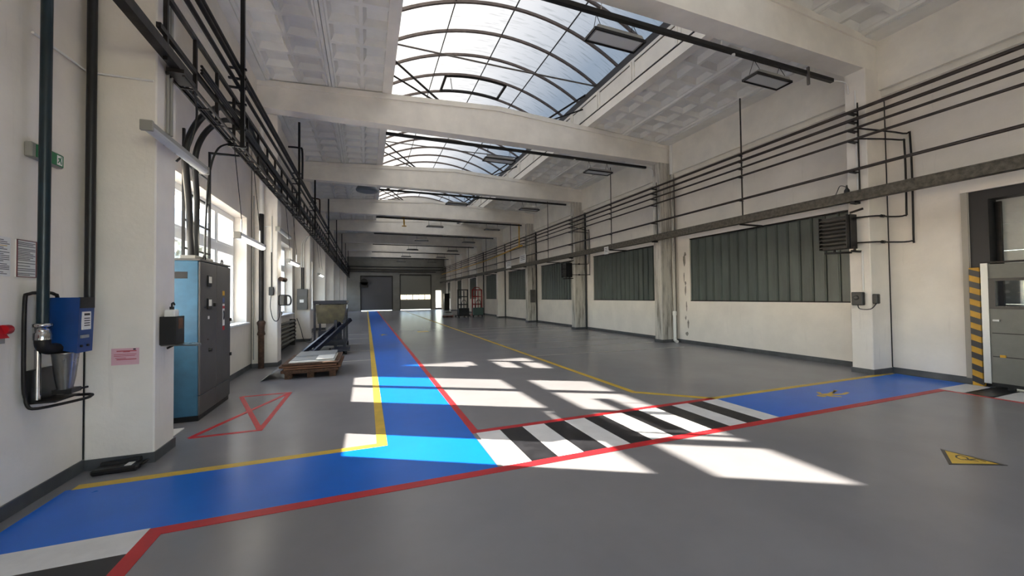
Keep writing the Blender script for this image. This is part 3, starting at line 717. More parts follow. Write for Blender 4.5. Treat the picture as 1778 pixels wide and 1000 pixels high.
# ------------------------------------------------------------------ unit heaters
def heater(y, lab, glab):
    h = thing('unit_heater', lab, 'heater', (8.98, y+0.24, 2.45), 'louvred unit heaters')
    MB().box(8.90, 9.10, y, y+0.50, 2.47, 3.13, 0.01).build('casing', HEATG, h)
    for i in range(8):
        z = 2.50+0.078*i
        MB().add([(8.80, y+0.01, z), (8.80, y+0.49, z), (8.90, y+0.49, z+0.055), (8.90, y+0.01, z+0.055), (8.80, y+0.01, z+0.012), (8.80, y+0.49, z+0.012), (8.90, y+0.49, z+0.067), (8.90, y+0.01, z+0.067)], [(0,1,2,3),(7,6,5,4),(0,4,5,1),(1,5,6,2),(2,6,7,3),(3,7,4,0)]).build('louvre', HEATG, h)
    MB().box(8.80, 8.90, y, y+0.012, 2.47, 3.13).build('louvre_frame', BLACK, h); MB().box(8.80, 8.90, y+0.488, y+0.50, 2.47, 3.13).build('louvre_frame', BLACK, h)
    MB().box(8.90, 9.11, y-0.012, y, 2.46, 3.14).build('side_plate', BLACK, h)
    MB().bar((8.84, y-0.05, 2.40), (9.138, y-0.05, 2.40), 0.03, 0.04).build('bracket_arm', DARKST, h); MB().bar((8.84, y+0.42, 2.40), (9.138, y+0.1, 2.40), 0.03, 0.04).build('bracket_arm', DARKST, h); MB().bar((8.95, y-0.05, 2.42), (8.95, y-0.05, 2.50), 0.03).build('bracket_foot', DARKST, h); MB().bar((8.95, y+0.3, 2.42), (8.95, y+0.3, 2.47), 0.03).build('bracket_foot', DARKST, h)
    MB().bar((8.9, y-0.02, 3.16), (9.138, y-0.10, 3.24), 0.03, 0.04).build('bracket_stay', DARKST, h)
    p = MB()
    p.tube(smooth_path([(9.10, y+0.05, 3.08), (9.16, y-0.30, 3.06), (9.5, y-0.34, 3.06), (9.66, y-0.50, 3.06), (9.68, y-0.52, 3.2), (9.68, y-0.52, 4.40), (9.6, y-0.48, 4.52), (9.0, y-0.1, 4.61)], 5), 0.016, 6); p.build('supply_pipe', DARKST, h)
    p = MB(); p.tube(smooth_path([(9.10, y+0.05, 2.58), (9.16, y-0.30, 2.56), (9.5, y-0.36, 2.56), (9.68, y-0.58, 2.56), (9.70, y-0.60, 2.7), (9.70, y-0.60, 4.48), (9.6, y-0.54, 4.62), (9.0, y-0.1, 4.82)], 5), 0.016, 6); p.build('return_pipe', DARKST, h)
    for z in (3.06, 2.56): MB().lathe((9.3, y-0.33, z), [(0.03, -0.04), (0.03, 0.04)], 8, 'x').build('valve', DARKST, h)
heater(4.70, 'dark louvred unit heater on the column beside the dock door', '')
heater(RY[4]+0.2, 'small dark louvred unit heater on the third column of the glazed wall', '')
sb = thing('switch_box', 'pair of black switch boxes on the heater column', 'switch', (9.12, 4.68, 1.3))
MB().box(9.03, 9.139, 4.60, 4.78, 1.34, 1.60, 0.012).build('box', BLACK, sb)
MB().lathe((9.03, 4.69, 1.49), [(0.045, 0), (0.04, -0.03), (0.02, -0.035)], 12, 'x').build('rotary_knob', HEATG, sb)
MB().box(9.15, 9.26, 4.42, 4.499, 1.37, 1.56, 0.012).build('socket_box', BLACK, sb)
MB().tube(smooth_path([(9.09, 4.70, 1.34), (9.08, 4.66, 1.27), (9.1, 4.5, 1.27), (9.2, 4.46, 1.37)], 5), 0.009, 6).build('cable', BLACK, sb)
tag(MB().tube([(9.125, 4.62, 1.62), (9.125, 4.62, 2.40)], 0.016, 6).build('white_conduit', WHITEP), 'short white conduit between the heater and the black switch boxes', 'conduit')
cl = thing('cable_clamp', 'small dark cable clamp sitting on the weathered rail at the heater column', 'clamp', (PX, 4.78, 3.58))
MB().lathe((PX, 4.78, 3.581), [(0.05, 0), (0.045, 0.06), (0.02, 0.10), (0.012, 0.16)], 10).build('body', BLACK, cl)
MB().tube(smooth_path([(PX, 4.78, 3.70), (PX-0.02, 4.88, 3.75), (PX, 4.95, 3.65), (PX, 4.98, 3.585)], 5), 0.008, 5).build('cable', BLACK, cl)
# drain pipe on the stained second column
dp = thing('drain_pipe', 'pale drain pipe down the stained column between the channel-glass windows', 'pipe', (9.58, RY[3]-0.08, 0))
yy = RY[3]-0.085
MB().tube([(9.58, yy, 0.06), (9.58, yy, 0.95)], 0.055, 12).build('lower_pipe', WHITEP, dp)
MB().lathe((9.58, yy, 0.90), [(0.068, 0), (0.068, 0.12), (0.05, 0.14)], 12).build('collar', WHITEP, dp)
MB().tube([(9.58, yy, 1.02), (9.58, yy, 5.6)], 0.045, 12).build('riser', COLS, dp)
MB().tube([(9.56, yy, 5.6), (9.56, yy, 6.58)], 0.06, 12).build('upper_pipe', WHITEP, dp)
MB().tube(smooth_path([(9.58, yy, 0.10), (9.56, yy-0.06, 0.05), (9.54, yy-0.14, 0.045)], 4), 0.05, 10).build('outlet', WHITEP, dp)
for k in (4, 5, 6, 7):
    tag(MB().tube([(9.70, RY[k]-0.06, 0.0), (9.70, RY[k]-0.06, 5.5)], 0.04, 8).build('downpipe', BLACK), f'black downpipe in the corner of the {ORD[k-2]} column of the glazed wall', 'pipe', 'black downpipes')
for k, z0, z1, lab in ((5, 1.20, 1.97, 'grey fuse box on the fourth column of the glazed wall'),):
    fb = thing('fuse_box', lab, 'fuse box', (9.4, RY[k], z0)); MB().box(9.30, 9.60, RY[k]-0.12, RY[k]-0.001, z0, z1, 0.01).build('box', CABG, fb)
    MB().box(9.32, 9.58, RY[k]-0.127, RY[k]-0.12, z0+0.34, z1-0.04).build('door', HEATG, fb); MB().tube([(9.45, RY[k]-0.06, z1), (9.45, RY[k]-0.06, 3.3)], 0.02, 6).build('conduit', BLACK, fb)
for (y, z, lab) in ((21.6, 3.86, 'white instruction sign on the rail by the fourth column'), (24.1, 3.70, 'white instruction sign on the rail by the fourth window'), (12.9, 3.36, 'small white tag hanging on the rail at the second window')):
    s_ = thing('rail_sign', lab, 'sign', (8.9, y, z-0.2), 'white signs on the rail'); hh = 0.24 if y > 20 else 0.15; ww = 0.5 if y > 20 else 0.14
    MB().box(8.895, 8.905, y-ww, y+ww, z-hh, z+hh).build('plate', PAPER, s_)
    for i in range(3): MB().box(8.892, 8.895, y-ww*0.7, y+ww*0.6, z+hh*0.5-i*hh*0.4, z+hh*0.62-i*hh*0.4).build('print_line', INK, s_)
    MB().tube([(8.9, y, z+hh), (9.0, y, 4.01 if y > 20 else 3.58)], 0.008, 5).build('hook', DARKST, s_)
gp = thing('gas_pipe', 'yellow gas pipe under the fourth roof beam and along the glazed wall', 'pipe', (8.86, 21.9, 4.6))
MB().tube(smooth_path([(1.98, 22.06, 5.62), (1.98, 22.06, 6.02), (2.06, 22.06, 6.08), (5, 22.06, 6.08), (8.78, 22.06, 6.08), (8.86, 22.06, 6.02), (8.86, 22.06, 4.75), (8.86, 22.14, 4.67), (8.86, 30, 4.42), (8.86, 48, 4.42)], 4), 0.04, 8).build('run', YELP, gp)
MB().lathe((1.98, 22.06, 5.55), [(0.13, 0), (0.13, 0.03)], 12).build('flange', YELP, gp); MB().lathe((8.86, 22.2, 4.62), [(0.10, 0), (0.10, 0.03)], 12).build('flange', YELP, gp)

# ------------------------------------------------------------------ cable ladder and pipes along the window wall
LX = -1.86
cl = thing('cable_ladder', 'dark steel cable ladder hung along the window wall', 'cable ladder', (LX, 5, 4.0))
for z in (4.65, 4.25): MB().box(LX-0.02, LX+0.02, 4.6, YE-0.2, z-0.025, z+0.025).build('rail', DARKST, cl)
for q_ in range(90): MB().box(LX-0.09, LX+0.05, 5.3+0.5*q_-0.012, 5.3+0.5*q_+0.012, 3.972, 3.985).build('tray_bar', DARKST, cl) if 5.3+0.5*q_ < YE-0.4 else None
for x in (LX-0.09, LX+0.05): MB().box(x-0.010, x+0.010, 5.0, YE-0.2, 3.97, 4.00).build('tray_rail', DARKST, cl)
i = 0; y = 4.75
while y < YE-0.5:
    MB().box(LX-0.018, LX+0.018, y-0.018, y+0.018, 3.985, 4.64).build('rung', DARKST, cl); y += 0.70
MB().box(LX-0.045, LX+0.045, 1.2, 5.25, 4.02, 4.12).build('cover_channel', DARKST, cl)
MB().box(LX-0.075, LX+0.075, 4.95, 5.25, 3.98, 4.02).build('splice_plate', DARKST, cl)
for j in range(4):
    pts = []; yy = 5.1
    while yy < 46:
        pts.append(((-1.930, -1.902, -1.826, -1.916)[j]+random.uniform(-.003, .003), yy, (4.004, 4.006, 4.004, 4.04)[j]+random.uniform(0, .006))); yy += 0.5
    tag(MB().tube(pts, (0.012, 0.012, 0.012, 0.014)[j], 6).build('power_cable', BLACK), 'black power cable lying in the tray of the cable ladder', 'cable', 'cables in the ladder tray')
pts = []; yy = 5.3
for j in range(3):
    pts = [(LX+0.045, 5.5+0.5*q, 4.275+0.042*j+random.uniform(-.004, .004)) for q in range(80)]
    tag(MB().tube(pts, 0.017, 6).build('power_cable', BLACK), 'thick black cable along the middle rail of the cable ladder', 'cable', 'cables on the ladder rail')
for z, r, x, w in ((5.20, 0.036, -1.84, 'upper'), (5.04, 0.032, -1.80, 'middle'), (4.90, 0.03, -1.84, 'lower')):
    tag(MB().tube([(x, 2.0, z), (x, YE-0.3, z)], r, 8).build('air_pipe', DARKST), f'{w} dark pipe above the cable ladder on the window wall', 'pipe', 'three pipes above the cable ladder')
for i_, y in enumerate((6.95, 12.3, 15.9, 21.4, 27.0, 32.7, 38.3, 44.0)):
    h = thing('ladder_hanger', f'dark ceiling post carrying the cable ladder, {ORD[i_]} from the switch cabinet', 'hanger', (LX, y, 3.95), 'ladder hangers')
    MB().box(LX+0.06, LX+0.115, y-0.028, y+0.028, 3.92, 6.62).build('post', BLACK, h)
    for z in (5.15, 4.99, 4.85, 4.60, 4.20, 3.94): MB().box(LX-0.10, LX+0.14, y-0.02, y+0.02, z-0.012, z+0.012).build('arm', BLACK, h)
tag(MB().tube(smooth_path([(-2.2, 13.2, 6.2), (-1.9, 13.2, 6.2), (-1.82, 13.2, 6.1), (-1.82, 13.2, 5.25)], 4), 0.03, 8).build('drop_pipe', BLACK), 'black drop pipe bent down to the pipes above the cable ladder', 'pipe')
tag(MB().tube(smooth_path([(-2.3, 16.9, 6.0), (-2.1, 17.6, 5.75), (-1.84, 17.7, 5.72), (-1.8, 17.7, 5.6), (-1.8, 17.7, 5.0)], 4), 0.03, 8).build('drop_pipe', COPPER), 'rusty bent drop pipe further along the window wall', 'pipe')

# cables dropping to the cabinet and the vertical ladder above it
CABP = ([(-2.24, 6.48, 2.20), (-2.22, 6.32, 2.92), (-2.18, 6.1, 3.46), (-2.12, 6.15, 3.83), (-2.04, 6.42, 4.2), (-1.97, 6.95, 4.52), (-1.92, 7.68, 4.66), (-1.925, 8.5, 4.52), (-1.925, 9.6, 4.36), (-1.925, 14, 4.36)],
        [(-2.24, 6.62, 2.20), (-2.22, 6.58, 3.0), (-2.18, 6.40, 3.50), (-2.12, 6.43, 3.82), (-2.04, 6.62, 4.10), (-1.97, 6.96, 4.33), (-1.92, 7.52, 4.44), (-1.925, 8.3, 4.34), (-1.925, 9.6, 4.18), (-1.925, 14, 4.17)])
for j, r in ((0, 0.04), (1, 0.036)):
    o = 0.15*j
    tag(MB().tube(smooth_path(CABP[j], 8), r, 10).build('drop_cable', BLACK), ('thick outer' if j == 0 else 'thick inner')+' black cable arching down into the switch cabinet', 'cable', 'cables into the cabinet')
tag(MB().tube(smooth_path([(-1.9, 7.0, 4.0), (-2.05, 6.85, 3.85), (-2.15, 6.84, 3.5), (-2.2, 6.86, 2.9), (-2.22, 6.88, 2.2)], 6), 0.014, 6).build('thin_cable', BLACK), 'thin black cable beside the thick ones above the switch cabinet', 'cable')
tag(MB().tube(smooth_path([(-1.82, 5.3, 4.0), (-1.86, 5.5, 3.75), (-1.95, 5.55, 3.4), (-2.05, 5.5, 3.2)], 6), 0.012, 6).build('thin_cable', BLACK), 'thin black cable hanging from the cover channel beside the near column', 'cable')
vl = thing('upright_ladder', 'dark upright cable ladder standing on the switch cabinet', 'cable ladder', (-2.33, 6.9, 2.2))
for y in (6.47, 7.40): MB().box(-2.345, -2.315, y-0.016, y+0.016, 2.146, 3.95).build('stile', BLACK, vl)
for i in range(4): MB().box(-2.34, -2.32, 6.486, 7.384, 2.30+0.39*i, 2.325+0.39*i).build('rung', BLACK, vl)
MB().box(-2.345, -1.93, 7.38, 7.42, 3.92, 3.95).build('top_arm', BLACK, vl)

# ------------------------------------------------------------------ switch cabinet
cb = thing('switch_cabinet', 'tall blue-sided electrical cabinet with two grey doors', 'cabinet', (-2.27, 6.85, 0))
A0, A1, B0, B1 = -2.47, -2.06, 6.24, 7.45
MB().box(A0, A1-0.02, B0+0.01, B1-0.01, 0.0, 0.07).build('plinth', BLACK, cb)
MB().box(A0, A1-0.025, B0, B1, 0.07, 2.12, 0.008).build('body', CABB, cb)
MB().box(A0, A1, B0-0.004, B1+0.004, 2.12, 2.145).build('top_plate', CABG, cb)
YM = 6.83
for (a, c) in ((B0+0.004, YM-0.004), (YM+0.004, B1-0.004)):
    dr = MB().box(A1-0.025, A1, a, c, 0.335, 2.105, 0.006).build('door', CABG, cb)
    MB().box(A1-0.025, A1-0.003, a, c, 0.075, 0.325, 0.006).build('lower_panel', CABG, cb)
    if a < 6.5:
        for z in (1.78, 1.46):
            mf = MB().box(A1, A1+0.018, 6.46, 6.60, z, z+0.16, 0.008).build('meter', BLACK, dr); 
            MB().box(A1+0.018, A1+0.020, 6.48, 6.58, z+0.05, z+0.14).build('meter_face', METER, cb)
        MB().box(A1, A1+0.03, 6.70, 6.76, 1.50, 1.55).build('key_switch', BLACK, cb); MB().lathe((A1, 6.38, 1.50), [(0.014, 0), (0.012, 0.02)], 8, 'x').build('button', BLACK, cb)
        MB().box(A1, A1+0.004, 6.50, 6.55, 1.33, 1.37).build('label_plate', PAPER, cb); MB().lathe((A1, 6.55, 0.90), [(0.03, 0), (0.022, 0.035)], 10, 'x').build('latch', BLACK, cb); MB().lathe((A1, 6.50, 1.05), [(0.012, 0), (0.012, 0.012)], 8, 'x').build('button', BLACK, cb)
    else:
        for (z, hh, m) in ((1.66, 0.07, YELP), (1.55, 0.075, BLUEBOX), (1.20, 0.33, PAPER), (1.13, 0.06, REDP)): MB().box(A1, A1+0.002, 7.08, 7.17, z, z+hh).build('sticker', m, cb)
        MB().tube([(A1+0.0035, 7.125+0.02*math.cos(t), 1.36+0.07*math.sin(t)) for t in [2*PI*q/12 for q in range(12)]], 0.006, 4, closed=True).build('sticker_symbol', INKB, cb)
        MB().box(A1, A1+0.003, 7.08, 7.17, 1.46, 1.50).build('sticker_band', REDINK, cb)
        MB().box(A1, A1+0.025, 7.40, 7.43, 1.25, 1.30).build('hinge', BLACK, cb); MB().box(A1, A1+0.025, 7.40, 7.43, 0.7, 0.75).build('hinge', BLACK, cb)
MB().box(-2.36, -2.20, B0-0.005, B0, 1.88, 1.97).build('type_plate', BLACK, cb)
for y in (6.55, 7.25): MB().tube([(-2.12, y+0.04*math.cos(t), 2.175+0.04*math.sin(t)) for t in [2*PI*q/12 for q in range(12)]], 0.010, 6, closed=True).build('lifting_eye', DARKST, cb)
MB().box(-2.30, -2.14, 6.30, 6.95, 2.146, 2.195).build('cable_gland_plate', LAMPG, cb)
tag(MB().box(-2.30, -2.12, 5.55, 5.95, 0.001, 0.012).build('white_offcut', WHITEP), 'white strip offcut on the floor beside the switch cabinet', 'offcut')

# ------------------------------------------------------------------ near column and near wall
nt_ = thing('pink_notice', 'pink paper notice taped to the near column', 'notice', (-2.19, LY[2], 1.0))
MB().box(-2.30, -2.09, LY[2]-0.004, LY[2]-0.001, 0.975, 1.135).build('sheet', PINK, nt_)
for (z, a, c, w) in ((1.105, -2.26, -2.11, .008), (1.098, -2.21, -2.16, .005), (1.075, -2.28, -2.11, .004), (1.06, -2.28, -2.12, .004), (1.04, -2.27, -2.19, .004), (1.025, -2.26, -2.11, .007)): MB().box(a, c, LY[2]-0.0055, LY[2]-0.004, z, z+w).build('print_line', REDINK, nt_)
MB().box(-2.135, -2.115, LY[2]-0.0055, LY[2]-0.004, 1.118, 1.13).build('print_mark', INKB, nt_)
def notice(y0, y1, z0, z1, lab, frame):
    n_ = thing('framed_notice', lab, 'notice', (XL, (y0+y1)/2, z0), 'notices on the near wall')
    MB().box(XL+0.001, XL+0.008, y0, y1, z0, z1).build('sheet', PAPER, n_)
    if frame:
        f_ = MB(); t = 0.006; f_.box(XL+0.008, XL+0.013, y0, y1, z0, z0+t); f_.box(XL+0.008, XL+0.013, y0, y1, z1-t, z1); f_.box(XL+0.008, XL+0.013, y0, y0+t, z0, z1); f_.box(XL+0.008, XL+0.013, y1-t, y1, z0, z1); f_.build('frame', mat('notice_frame_red', (120, 70, 70), 0.5) if 'notice_frame_red' not in MATS else MATS['notice_frame_red'], n_)
    z = z1-0.025; q = 0
    while z > z0+0.012:
        a = y0+0.012; c = y1-0.012-random.choice((0, 0, 0.02, 0.05))*(1 if y1-y0 > 0.12 else .4)
        MB().box(XL+0.008, XL+0.009, a, c, z, z+0.005).build('print_line', INK if (frame or q != 3) else YELP, n_); z -= random.choice((0.012, 0.014, 0.022)); q += 1
notice(3.84, 4.02, 1.79, 2.08, 'unframed printed notice at the edge of the near wall', False)
notice(4.07, 4.26, 1.79, 2.08, 'red-framed printed notice beside the dark teal pipe', True)
ex = thing('exit_sign', 'green emergency exit sign behind the dark teal pipe', 'sign', (XL, 4.27, 2.75))
MB().box(XL+0.001, XL+0.05, 4.13, 4.47, 2.74, 2.86, 0.008).build('housing', LAMPG, ex)
MB().box(XL+0.05, XL+0.054, 4.17, 4.46, 2.75, 2.85).build('face', GREENS, ex)
fx = XL+0.0545
p = MB()
p.prism([(4.385, 2.76), (4.445, 2.76), (4.445, 2.84), (4.385, 2.84)], 'x', fx-.0005, fx); p.build('doorway_mark', WHITEP, ex)
p = MB()
p.prism([(4.425, 2.825), (4.437, 2.825), (4.437, 2.835), (4.425, 2.835)], 'x', fx, fx+.001); p.prism([(4.405, 2.795), (4.428, 2.80), (4.430, 2.822), (4.410, 2.822)], 'x', fx, fx+.001)
p.prism([(4.405, 2.795), (4.418, 2.797), (4.40, 2.775), (4.388, 2.772)], 'x', fx, fx+.001); p.prism([(4.418, 2.80), (4.43, 2.80), (4.438, 2.78), (4.430, 2.765), (4.424, 2.782)], 'x', fx, fx+.001); p.prism([(4.395, 2.815), (4.41, 2.822), (4.412, 2.814), (4.398, 2.805)], 'x', fx, fx+.001)
p.build('running_figure', GREENS, ex)
p = MB(); p.prism([(4.30, 2.815), (4.31, 2.815), (4.31, 2.79), (4.32, 2.79), (4.305, 2.77), (4.29, 2.79), (4.30, 2.79)], 'x', fx-.0005, fx+.0005); p.build('arrow', WHITEP, ex)
tag(MB().tube([(-2.38, 4.14, 6.55), (-2.38, 4.14, 1.42)], 0.034, 12).build('teal_pipe', TEALP), 'dark teal pipe dropping to the blue dispenser on the near wall', 'pipe')
tag(MB().tube([(-2.43, 4.78, 6.55), (-2.43, 4.78, 1.60)], 0.036, 12).build('black_riser', BLACK), 'black riser in the corner between near wall and near column', 'pipe')
tag(MB().tube([(XL+0.015, 4.18, 3.75), (XL+0.015, 4.62, 3.78), (XL+0.015, LY[2]-0.015, 3.79), (-1.99, LY[2]-0.015, 3.80)], 0.011, 6).build('white_conduit', WHITEP), 'thin white conduit across the near wall and near column', 'conduit')
# grey cable conduits down the edge of the near column
for j, y in enumerate((5.03, 5.10)):
    tag(MB().tube([(CL+0.02, y, 3.35), (CL+0.02, y, 5.95)], 0.014+0.006*j, 8).build('grey_conduit', LAMPG), ('narrow' if j == 0 else 'wide')+' grey conduit down the hall side of the near column', 'conduit', 'conduits on the near column')

# dispenser rack
ds = thing('dispenser_rack', 'blue dispenser with steel cup on a chrome tube rack on the near wall', 'dispenser', (-2.40, 4.35, 0.72))
loop = smooth_path([(-2.46, 4.12, 0.86), (-2.46, 4.10, 1.0), (-2.46, 4.10, 1.58), (-2.46, 4.14, 1.66), (-2.46, 4.30, 1.67), (-2.46, 4.40, 1.66), (-2.46, 4.44, 1.58), (-2.46, 4.45, 1.0), (-2.46, 4.45, 0.86)], 4)
MB().tube(loop, 0.013, 8).build('back_frame', DARKST, ds)
MB().tube(smooth_path([(-2.46, 4.12, 0.90), (-2.45, 4.12, 0.80), (-2.40, 4.14, 0.765), (-2.24, 4.34, 0.775), (-2.22, 4.40, 0.785), (-2.25, 4.45, 0.79), (-2.40, 4.46, 0.80), (-2.46, 4.45, 0.88)], 4), 0.012, 8).build('tray_frame', DARKST, ds)
MB().box(-2.47, -2.30, 4.14, 4.42, 0.80, 0.812).build('tray', DARKST, ds)
MB().box(-2.48, -2.44, 4.14, 4.40, 0.812, 1.06).build('back_plate', BLACK, ds)
bx = MB(); bx.add([(-2.46, 4.24, 1.24), (-2.23, 4.24, 1.17), (-2.23, 4.43, 1.17), (-2.46, 4.43, 1.24), (-2.44, 4.24, 1.63), (-2.215, 4.24, 1.63), (-2.215, 4.43, 1.63), (-2.44, 4.43, 1.63)], [(0,3,2,1),(4,5,6,7),(0,1,5,4),(1,2,6,5),(2,3,7,6),(3,0,4,7)])
bx.build('housing', BLUEBOX, ds)
MB().box(-2.225, -2.2125, 4.245, 4.425, 1.54, 1.632).build('dark_lid', BLACK, ds)
MB().box(-2.222, -2.2115, 4.275, 4.375, 1.36, 1.51).build('label', PAPER, ds)
for z in (1.478, 1.45, 1.43, 1.41, 1.39): MB().box(-2.2115, -2.2105, 4.29, 4.36, z, z+0.008 if z < 1.47 else z+0.018).build('print_line', INKB, ds)
MB().box(-2.226, -2.2145, 4.27, 4.36, 1.29, 1.315).build('grip', ALU, ds)
for y in (4.28, 4.36): MB().lathe((-2.228, y, 1.225), [(0.01, 0), (0.01, 0.012)], 8, 'x').build('screw', DARKST, ds)
MB().lathe((-2.38, 4.14, 1.30), [(0.05, 0), (0.05, 0.05), (0.042, 0.06), (0.042, 0.10), (0.055, 0.10), (0.055, 0.125), (0.03, 0.13)], 14).build('union_nut', CHROME, ds)
MB().tube(smooth_path([(-2.38, 4.14, 1.31), (-2.38, 4.15, 1.25), (-2.37, 4.20, 1.22), (-2.33, 4.32, 1.22)], 5), 0.045, 10).build('valve_body', DARKST, ds)
MB().tube([(-2.44, 4.20, 1.22), (-2.44, 4.20, 0.82)], 0.02, 8).build('stand_tube', CHROME, ds)
MB().lathe((-2.32, 4.28, 0.88), [(0.045, 0), (0.062, 0.10), (0.080, 0.29), (0.084, 0.30), (0.076, 0.30)], 18).build('steel_cup', STEELP, ds)
MB().box(-2.38, -2.26, 4.24, 4.36, 0.845, 0.88).build('cup_holder', BLACK, ds); MB().bar((-2.28, 4.33, 0.86), (-2.24, 4.40, 0.865), 0.015).build('tap', DARKST, ds)

# red socket at the very edge
rs = thing('red_socket', 'red industrial socket with blue cable on the near wall edge', 'socket', (XL, 3.84, 1.3))
MB().box(XL+0.001, XL+0.06, 3.70, 3.90, 1.30, 1.34).build('back_plate', LAMPG, rs)
MB().add([(XL+0.001, 3.70, 1.34), (XL+0.09, 3.70, 1.34), (XL+0.09, 3.89, 1.34), (XL+0.001, 3.89, 1.34), (XL+0.001, 3.70, 1.52), (XL+0.05, 3.70, 1.52), (XL+0.05, 3.83, 1.48), (XL+0.001, 3.83, 1.48)], [(0,3,2,1),(4,5,6,7),(0,1,5,4),(1,2,6,5),(2,3,7,6),(3,0,4,7)]).build('housing', REDP, rs)
MB().lathe((XL+0.07, 3.86, 1.40), [(0.035, 0), (0.035, 0.05), (0.028, 0.06)], 12, 'y').build('cap', REDP, rs)
MB().tube(smooth_path([(XL+0.04, 3.86, 1.31), (XL+0.04, 3.87, 1.2), (XL+0.04, 3.86, 1.08), (XL+0.04, 3.80, 1.0)], 5), 0.010, 8).build('cable', BLUEBOX, rs)

# floor case by the near column
fc = thing('black_case', 'black elongated case with white tag on the floor by the near column', 'case', (-2.2, 4.74, 0))
MB().box(-2.36, -2.02, 4.66, 4.80, 0.0, 0.05, 0.015).build('case', BLACK, fc); MB().tube([(-2.34, 4.80, 0.045), (-2.05, 4.81, 0.06)], 0.028, 10).build('roll', RUBBER, fc)
MB().box(-2.13, -2.08, 4.70, 4.78, 0.05, 0.054).build('tag', PAPER, fc); MB().tube(smooth_path([(-2.03, 4.73, 0.03), (-1.99, 4.72, 0.05), (-1.99, 4.78, 0.05), (-2.03, 4.78, 0.03)], 4), 0.012, 8).build('handle', BLACK, fc)

# shelf with black box and bottle on the near column
sh = thing('column_shelf', 'thin steel shelf on the hall side of the near column', 'shelf', (CL, 5.15, 1.13))
MB().prism([(CL+0.001, 4.96), (-1.63, 4.84), (-1.60, 4.88), (-1.66, 5.04), (-1.72, 5.10), (CL+0.001, 5.22)], 'z', 1.128, 1.14).build('plate', STEELP, sh)
MB().bar((CL+0.002, 5.1, 1.09), (-1.90, 5.1, 1.127), 0.02).build('bracket', DARKST, sh)
bxo = thing('black_container', 'black open container on the column shelf', 'container', (-1.89, 5.1, 1.141))
MB().box(CL+0.004, CL+0.012, 4.93, 5.12, 1.141, 1.43).build('back_wall', BLACK, bxo)
q = MB(); q.box(CL+0.012, -1.83, 4.93, 4.938, 1.141, 1.43); q.box(CL+0.012, -1.83, 5.112, 5.12, 1.141, 1.43); q.box(-1.838, -1.83, 4.938, 5.112, 1.141, 1.43); q.box(CL+0.012, -1.838, 4.938, 5.112, 1.141, 1.15); q.build('body', BLACK, bxo)
MB().box(-1.8299, -1.828, 4.98, 5.08, 1.30, 1.41).build('label', CARD, bxo)
bt = thing('pump_bottle', 'white pump bottle standing in the black container', 'bottle', (-1.90, 5.02, 1.151))
MB().box(-1.945, -1.855, 4.96, 5.07, 1.151, 1.50, 0.012).build('body', WHITEP, bt); MB().lathe((-1.90, 5.02, 1.50), [(0.02, 0), (0.02, 0.03), (0.008, 0.03), (0.008, 0.06)], 10).build('pump', BLACK, bt); MB().tube(smooth_path([(-1.90, 5.02, 1.56), (-1.88, 5.00, 1.57), (-1.86, 4.97, 1.55)], 3), 0.009, 6).build('nozzle', BLACK, bt)

# ------------------------------------------------------------------ tube lamps on the window wall
def tube_lamp(x, y0, y1, z, lab, lit, drop=None):
    l = thing('tube_lamp', lab, 'lamp', (x, (y0+y1)/2, z), 'tube lamps of the window wall')
    w = 0.045
    MB().prism([(x-w, z+0.03), (x+w, z+0.03), (x+w*0.7, z+0.085), (x-w*0.7, z+0.085)], 'y', y0, y1).build('housing', LAMPG if not lit else WHITEP, l)
    prof = [(x+w*math.cos(t), z+0.03-0.045*math.sin(t)) for t in [PI*q/8 for q in range(9)]]
    df = MB().prism(prof, 'y', y0+0.02, y1-0.02).build('diffuser', LITE if lit else DIFF, l)
    MB().box(x-w-0.004, x+w+0.004, y0-0.012, y0+0.02, z-0.015, z+0.085, 0.006).build('end_cap', LAMPG, l); MB().box(x-w-0.004, x+w+0.004, y1-0.02, y1+0.012, z-0.015, z+0.085, 0.006).build('end_cap', LAMPG, l)
    if drop:
        for y in (y0+0.2, y1-0.2): MB().tube([(x, y, z+0.08), (x, y, z+0.30)], 0.010, 6).build('stem', WHITEP, l); MB().tube([(x, y, z+0.30), (x-0.1, y, drop)], 0.006, 5).build('wire', DARKST, l)
    else:
        for y in (y0+0.55, y0+0.80): MB().box(CL+0.001, x-w*0.5, y-0.015, y+0.015, z+0.04, z+0.07).build('bracket', LAMPG, l)
tube_lamp(-1.88, LY[2]-0.40, LY[2]+0.95, 3.17, 'unlit tube lamp on the near column', False)
tube_lamp(-1.88, LY[3]-0.45, LY[3]+0.90, 3.16, 'unlit tube lamp on the second column of the window wall', False)
tube_lamp(-1.72, 6.50, 7.95, 2.48, 'lit tube lamp hanging in front of the window by the switch cabinet', True, 3.95)
tube_lamp(-1.72, 10.35, 11.70, 2.46, 'lit tube lamp hanging just behind the second column of the window wall', True, 3.95)
tube_lamp(-1.72, 16.6, 17.95, 2.50, 'lit tube lamp hanging beyond the grey fuse box', True, 3.95)

